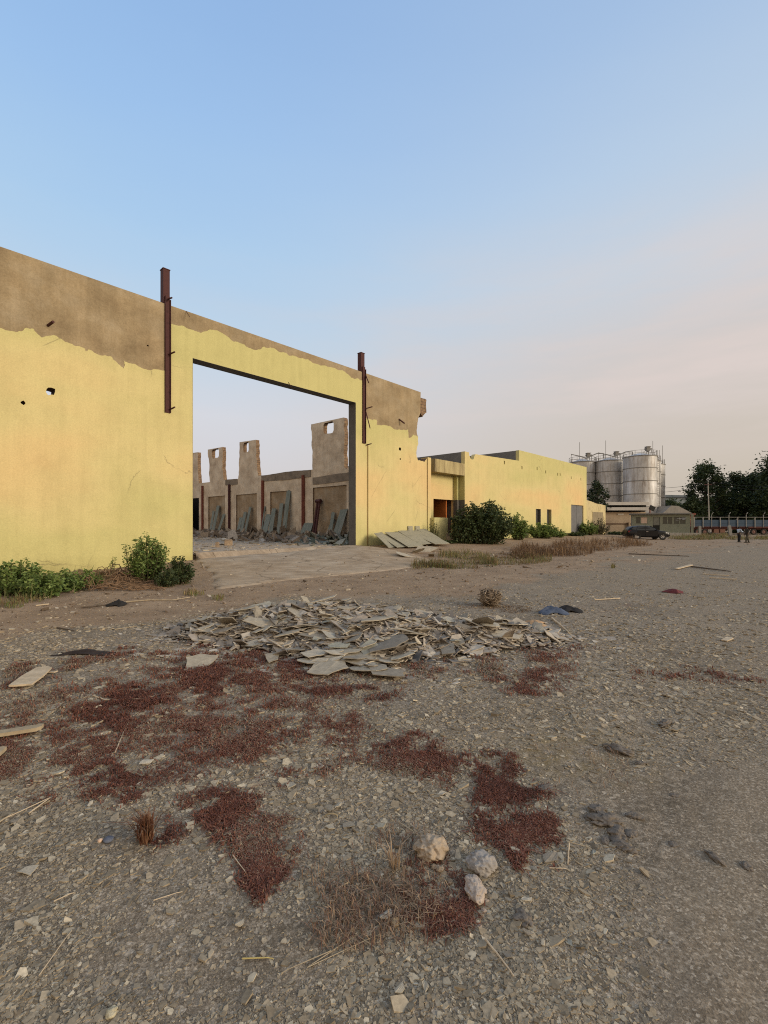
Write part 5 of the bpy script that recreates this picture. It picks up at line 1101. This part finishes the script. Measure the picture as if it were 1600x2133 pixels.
plank((1465, 1197), (1518, 1201), 3, .03, 'upper of two thin white battens on the far track', woodp, 'thin_batten', 'batten')
plank((1478, 1205), (1534, 1209), 3, .03, 'lower of two thin white battens on the far track', woodp, 'thin_batten', 'batten')
plank((1238, 1251), (1292, 1249), 3, .02, 'thin pale batten beside the brown weed patch', woodp, 'thin_batten', 'batten')
plank((88, 1247), (112, 1240), 16, .02, 'pale board scrap at the edge of the left weeds', woodp, 'board_scrap', 'wood')
plank((75, 1263), (102, 1261), 5, .02, 'white slat lying before the left weeds', woodp, 'wood_batten', 'wood')
plank((1508, 1337), (1522, 1332), 12, .015, 'small cream tile on the right side gravel', woodp, 'cream_tile', 'tile')
def stick(pts, rpx, label, mat=woodg, name='dry_stick', sag=.015):
    P = [gp(*p) for p in pts]; r_ = rpx/F*P[0].y*.4
    P2 = []
    for i in range(len(P)-1):
        for j in range(5): P2.append(P[i].lerp(P[i+1], j/5)+Vector((random.uniform(-1, 1)*r_*.25, random.uniform(-1, 1)*r_*.25, r_+sag*.5)))
    P2.append(P[-1]+Vector((0, 0, r_+.003))); o = MB().tube(P2, [r_*(1-.5*i/len(P2)) for i in range(len(P2))], 6).build(name, mat, None, P[0]); return tag(o, label, 'stick')
darkstick = mix2('dark_twig', (.07, .05, .035), (.12, .09, .065), 6)
stick([(1011, 1962), (1040, 1998), (1070, 2037)], 6, 'straight white stick in the lower right foreground', woodp, 'white_stick')
stick([(170, 1268), (225, 1262), (250, 1257)], 4, 'dark branch ending at the black bundle on the sandy track', darkstick)
stick([(262, 1256), (310, 1252), (360, 1252), (395, 1246)], 4, 'long pale crooked branch on the sandy track by the ramp')
stick([(120, 1310), (155, 1316)], 4, 'short dark stick alone on the sandy track', darkstick)
stick([(240, 1313), (285, 1306)], 3, 'thin pale-tipped stick left of the heap')
stick([(860, 1740), (855, 1790), (875, 1850), (925, 1945)], 2.5, 'long thin wiry stem curving past the brown-white lump', darkstick)
stick([(830, 1715), (880, 1748)], 2.5, 'thin stem pointing at the brown-white lump', woodg)
stick([(965, 1700), (1030, 1765)], 2.2, 'thin stem beside the right red weed patch', darkstick)
stick([(1186, 1760), (1183, 1802)], 4, 'short pale straw upright in the picture near the green slate', woodp, 'straw')
stick([(1145, 1812), (1182, 1813)], 3, 'short pale straw lying level near the green slate', woodp, 'straw')
stick([(1183, 1757), (1228, 1768)], 2.5, 'fine straw near the dark crust pieces', woodg, 'straw')
stick([(81, 2037), (150, 1940)], 3, 'long straw in the lower left foreground', woodp, 'straw')
stick([(112, 1882), (155, 1862)], 3.5, 'short straw in the left foreground gravel', woodp, 'straw')
stick([(505, 2002), (570, 2000)], 4, 'yellow straw lying level in the lower foreground', mix2('yellow_straw', (.42, .33, .12), (.52, .42, .17), 4), 'straw')
stick([(485, 1785), (515, 1825)], 3, 'straw on the edge of the dense round red weed clump', woodp, 'straw')
stick([(60, 1698), (105, 1665), (-6, 1716)], 4, 'bundle straw bent at the left edge foreground', woodp, 'straw')
stick([(-10, 1722), (30, 1696)], 5, 'split reed entering from the left edge foreground', woodg, 'reed')
stick([(195, 1452), (220, 1461), (300, 1458), (370, 1440)], 3, 'long thin straw curving over the big red weed mat', woodp, 'straw')
stick([(240, 1570), (250, 1545), (268, 1505)], 3, 'pale straw standing out in the left red weed mat', woodp, 'straw')
stick([(1150, 1290), (1185, 1320)], 5, 'pale rod behind the right end of the slate heap', woodp, 'pale_rod')
stick([(1440, 1182), (1522, 1192)], 4, 'dark branch trailing from the far plank', darkstick)
stick([(1310, 1155), (1436, 1160)], 3, 'dark twig line on the far track', darkstick)
stick([(1190, 1487), (1218, 1530)], 3, 'bent twig on the mossy gravel', woodg)
stick([(730, 1960), (640, 2020), (800, 1945)], 2.5, 'wiry root sprawling from the withered weed', woodg, 'dry_root')
stick([(725, 1940), (770, 1970), (800, 1990)], 2.5, 'lower wiry root from the withered weed', woodg, 'dry_root')
stick([(320, 1880), (380, 1860)], 3, 'thin straw in the middle left gravel', woodp, 'straw')
stick([(690, 1985), (585, 2030)], 2.5, 'thin brown root in the lower middle gravel', woodg, 'dry_root')
# dry grass spray near the lump
g = gp(822, 1812); P = np.array([(g.x+random.gauss(0, .012), g.y+random.gauss(0, .012), g.z) for _ in range(26)])
me = blades(P, .10+.08*RNG.random(26), .0022+.001*RNG.random(26), .6, 'straw_spray', dryred_gr, np.full(26, 1.), g); tag(link_mesh('straw_spray', me, None, g), 'pale spray of dry straw left of the brown-white lump', 'straw')
# lumps
def lump(px, py, w_, h_, label, c1, c2, name='dried_lump', cat='lump', flatn=.62, rough=.34, grooves=9, rot=0., sub=4, seed=1, sink=.12, c3=None):
    g = gp(px, py); rx = w_/F*g.y/2; ry = h_/F*g.y/2*1.15
    bm = bmesh.new(); bmesh.ops.create_icosphere(bm, subdivisions=sub+1, radius=1)
    D = np.array([tuple(v.co.normalized()) for v in bm.verts]); dx, dy, dz = D.T
    n1 = fbm(dx*2.3+seed*7+dz, dy*2.3+dz*1.7+seed, 4)-.5; n2 = fbm(dx*9+seed*3+dz*4, dy*9+dz*6, 3)-.5
    m = 1+rough*n1*1.5+.22*rough*n2+.15*rough*np.sin(dx*grooves+dz*4+n1*14)
    for v, d, q in zip(bm.verts, D, m): v.co = Vector((d[0]*q*rx, d[1]*q*ry, d[2]*q*rx*flatn))
    me = bpy.data.meshes.new(name); bm.to_mesh(me); bm.free()
    me.polygons.foreach_set('use_smooth', [True]*len(me.polygons))
    sc_ = 1.2/max(rx, .01); me.materials.append(mix2(name+'_crust', c1, c2, sc_*.8, .95, sc_*3, .8, rx*.12, c3=c3)); o = link_mesh(name, me, None, g+Vector((0, 0, rx*flatn*(1-sink*2)*.75))); o.rotation_euler.z = rot
    return tag(o, label, cat)
def lump_set(px, py, w_, h_, label, c1, c2, seed, frag, **kw):
    o = lump(px, py, w_, h_, label, c1, c2, seed=seed, **kw)
    for i, (fx, fy, fw2, lab) in enumerate(frag): lump(fx, fy, fw2, fw2*.8, lab, c1, c2, 'crumbled_bit', 'lump', .5, .8, 5, i, 2, seed+i+3)
cr1, cr2, cr3 = (.20, .14, .085), (.43, .34, .245), (.33, .25, .17)
lump_set(897, 1778, 66, 56, 'big cream-brown crusted lump in the foreground, topmost of the lumps', cr1, cr2, 1, [(905, 1808, 16, 'cream crumb just under the topmost lump'), (918, 1812, 18, 'knobbly cream crumb right under the topmost lump'), (938, 1838, 13, 'small grey-cream crumb between the lumps')], grooves=12, c3=cr3)
lump(1005, 1810, 62, 46, 'grey wrinkled lump right of the cream ones', (.13, .115, .10), (.34, .31, .28), grooves=16, rough=.28, seed=5, c3=(.23, .21, .19))
lump_set(990, 1858, 44, 62, 'pinkish cream elongated lump below the grey wrinkled lump', (.24, .18, .14), (.46, .38, .31), 8, [(1012, 1878, 12, 'pink crumb at the right foot of the elongated lump'), (1007, 1898, 14, 'yellowish crumb below the elongated lump'), (1000, 1933, 11, 'tiny cream crumb above the white stick')], grooves=8, c3=(.36, .29, .23))
lump(822, 1924, 20, 20, 'small tan stone beside the rounded grey flake', (.3, .21, .12), (.45, .33, .2), 'tan_stone', 'stone', seed=11, sub=3)
lump(232, 2113, 22, 22, 'pale crumpled scrap in the lower left gravel', (.36, .31, .2), (.52, .46, .32), 'crumpled_scrap', 'scrap', seed=17, sub=3)
dk1, dk2, dk3 = (.045, .037, .03), (.19, .16, .13), (.095, .08, .065)
for i, (px, py, w_, h_, lab) in enumerate(((1262, 1710, 56, 34, 'largest dark crust slab of the dark cluster'), (1245, 1690, 40, 24, 'dark crust at the upper left of the dark cluster'), (1285, 1735, 48, 26, 'dark crust with a pale lip in the middle of the dark cluster'), (1300, 1765, 42, 24, 'lowest dark crust chunk of the dark cluster'), (1322, 1702, 36, 16, 'pale-edged flake at the upper right of the dark cluster'), (1315, 1738, 26, 18, 'dark crumb on the right of the dark cluster'), (1262, 1752, 24, 14, 'pale crumb at the lower left of the dark cluster'), (1232, 1705, 22, 22, 'dark crumb at the left of the dark cluster'), (1290, 1565, 56, 26, 'dark crust flake alone above the dark cluster'), (1335, 1592, 26, 12, 'black scrap right of the lone crust flake'), (1385, 1510, 44, 16, 'black rag scrap on the right gravel'), (1090, 1915, 44, 30, 'cracked dark bark piece right of the lumps'), (1140, 1645, 28, 36, 'brown leaning stone at the edge of the right red weed'), (1405, 1658, 18, 12, 'cream flake on bare gravel at the right'), (1402, 1760, 18, 14, 'small pale crust crumb right of the dark cluster'), (1555, 1805, 24, 16, 'small crust scrap near the right edge'), (1490, 1790, 40, 12, 'low dark crust trail near the right edge'))):
    lump(px, py, w_, h_, lab, dk1, dk2, 'dark_crust', 'crust', .24, .8, 9, i*.7, 3, 20+i, .1, dk3)
def rootball():
    g = gp(1022, 1262); rr = 22/F*g.y; b = MB()
    for i in range(150):
        d = Vector((random.gauss(0, 1), random.gauss(0, 1), random.gauss(0, .8))).normalized(); e = d.orthogonal(); e.rotate(Matrix.Rotation(random.random()*6.28, 3, d)); c = g+Vector((0, 0, rr*.85)); pts = []
        for j in range(6):
            a = (j/5-.5)*random.uniform(1, 2.4); q = (d*math.cos(a)+e*math.sin(a))*rr*random.uniform(.7, 1.0); q.z *= .8; pts.append(c+q)
        b.tube(pts, random.uniform(.006, .014), 4, False)
    o = thing('root_ball', 'round tangled ball of dead roots behind the slate heap', 'root ball', g); b.build('roots', mix2('grey_brown_roots', (.16, .115, .075), (.34, .265, .19), 8), o)
    bm = MB(); bm.lathe([(.001, .06*rr), (rr*.78, .25*rr), (rr*.9, .8*rr), (rr*.68, 1.35*rr), (.001, 1.62*rr)], 16, g); bm.build('soil_core', mix2('dark_soil', (.05, .036, .025), (.09, .066, .046), 8), o, None, True)
rootball()
def cloth(px, py, w_, h_, z_, label, c1, c2, name='cloth_scrap', cat='cloth', seed=3):
    g = gp(px, py); rx = w_/F*g.y/2; ry = h_/F*g.y/2*g.y/H*.6; n = 26; vs = []; fs = []
    u, v = np.meshgrid(np.linspace(-1, 1, n+1), np.linspace(-1, 1, n+1), indexing='ij'); u = u.ravel(); v = v.ravel()
    e = np.maximum(0, 1-(u*u+v*v)*.75); f = fbm(u*2+seed, v*2+seed*2, 4); X = g.x+rx*u*(1+.25*np.sin(v*3+seed)); Y = g.y+ry*v*(1+.25*np.cos(u*4+seed))
    vs = list(zip(X, Y, gz(X, Y)+.004+z_*e*(.2+1.2*f)))
    for i in range(n):
        for j in range(n): a = i*(n+1)+j; fs.append((a, a+n+1, a+n+2, a+1))
    o = MB().add(vs, fs).build(name, mix2(name+'_weave', c1, c2, 9, .9, 60, .3, .004), None, g, True); s_ = o.modifiers.new('th', 'SOLIDIFY'); s_.thickness = .006; return tag(o, label, cat)
cloth(1150, 1277, 50, 12, .14, 'blue-grey rag lying behind the right end of the slate heap', (.05, .065, .10), (.10, .125, .18), seed=3)
cloth(1182, 1273, 44, 12, .12, 'dark rag beside the blue-grey rag', (.012, .011, .012), (.03, .028, .028), seed=9)
cloth(1112, 1302, 50, 14, .10, 'tan leathery scrap at the right end of the slate heap', (.36, .22, .12), (.48, .32, .18), seed=5)
cloth(1403, 1234, 36, 8, .10, 'small dark red heap of cloth on the far gravel', (.10, .02, .022), (.16, .04, .04), 'red_cloth', seed=7)
cloth(1112, 1325, 70, 10, .08, 'dark purple-grey rag at the right foot of the heap', (.05, .045, .06), (.10, .09, .11), seed=13)
cloth(245, 1261, 34, 9, .14, 'black bundle on the sandy track', (.012, .011, .01), (.03, .027, .025), 'black_bundle', 'bundle', seed=15)
cloth(180, 1362, 110, 10, .05, 'dark rubber flap lying over the edge of the small red patch', (.022, .016, .015), (.04, .03, .027), 'rubber_flap', 'flap', seed=17)
def slipper():
    g = gp(218, 1752); s_ = 1/F*g.y; o = thing('plastic_scrap', 'small blue-grey scrap with a pale end in the left foreground', 'scrap', g)
    MB().lathe([(.001, 0), (9*s_, 0), (10*s_, 4*s_), (6*s_, 7*s_), (.001, 7.5*s_)], 12, g+Vector((8*s_, 0, .002))).build('scrap_body', mix2('blue_grey_plastic', (.08, .09, .12), (.13, .145, .185), 20), o, None, True)
    MB().lathe([(.001, 0), (5*s_, 0), (5*s_, 4*s_), (.001, 6*s_)], 10, g+Vector((-8*s_, -2*s_, .002))).build('pale_end', mix2('pale_peach_plastic', (.6, .42, .3), (.7, .5, .36), 20), o, None, True)
slipper()
def peel():
    g = gp(690, 1702); s_ = 1/F*g.y; b = MB(); pts = []
    for i in range(9): a = math.pi*i/8; pts.append(g+Vector((13*s_*math.cos(a), 0, 1.5*s_+6*s_*math.sin(a))))
    b.tube(pts, [1.5*s_]*9, 6); tag(b.build('curled_peel', mix2('yellow_tan_peel', (.24, .19, .11), (.34, .28, .18), 20), None, g), 'curled yellowish strip among the dark flakes', 'peel')
    for i, (px, py, w_, lab) in enumerate(((686, 1690, 26, 'upper charred flake of the small dark cluster'), (705, 1684, 24, 'grey flake leaning in the small dark cluster'), (668, 1693, 16, 'small blue-black flake at the left of the small dark cluster'), (640, 1700, 14, 'pale flake left of the small dark cluster'))):
        q = gp(px, py); shard(q, w_/F*q.y*.6, .3, lab, None, .5, 'charred_flake', zoff=.02)
peel()
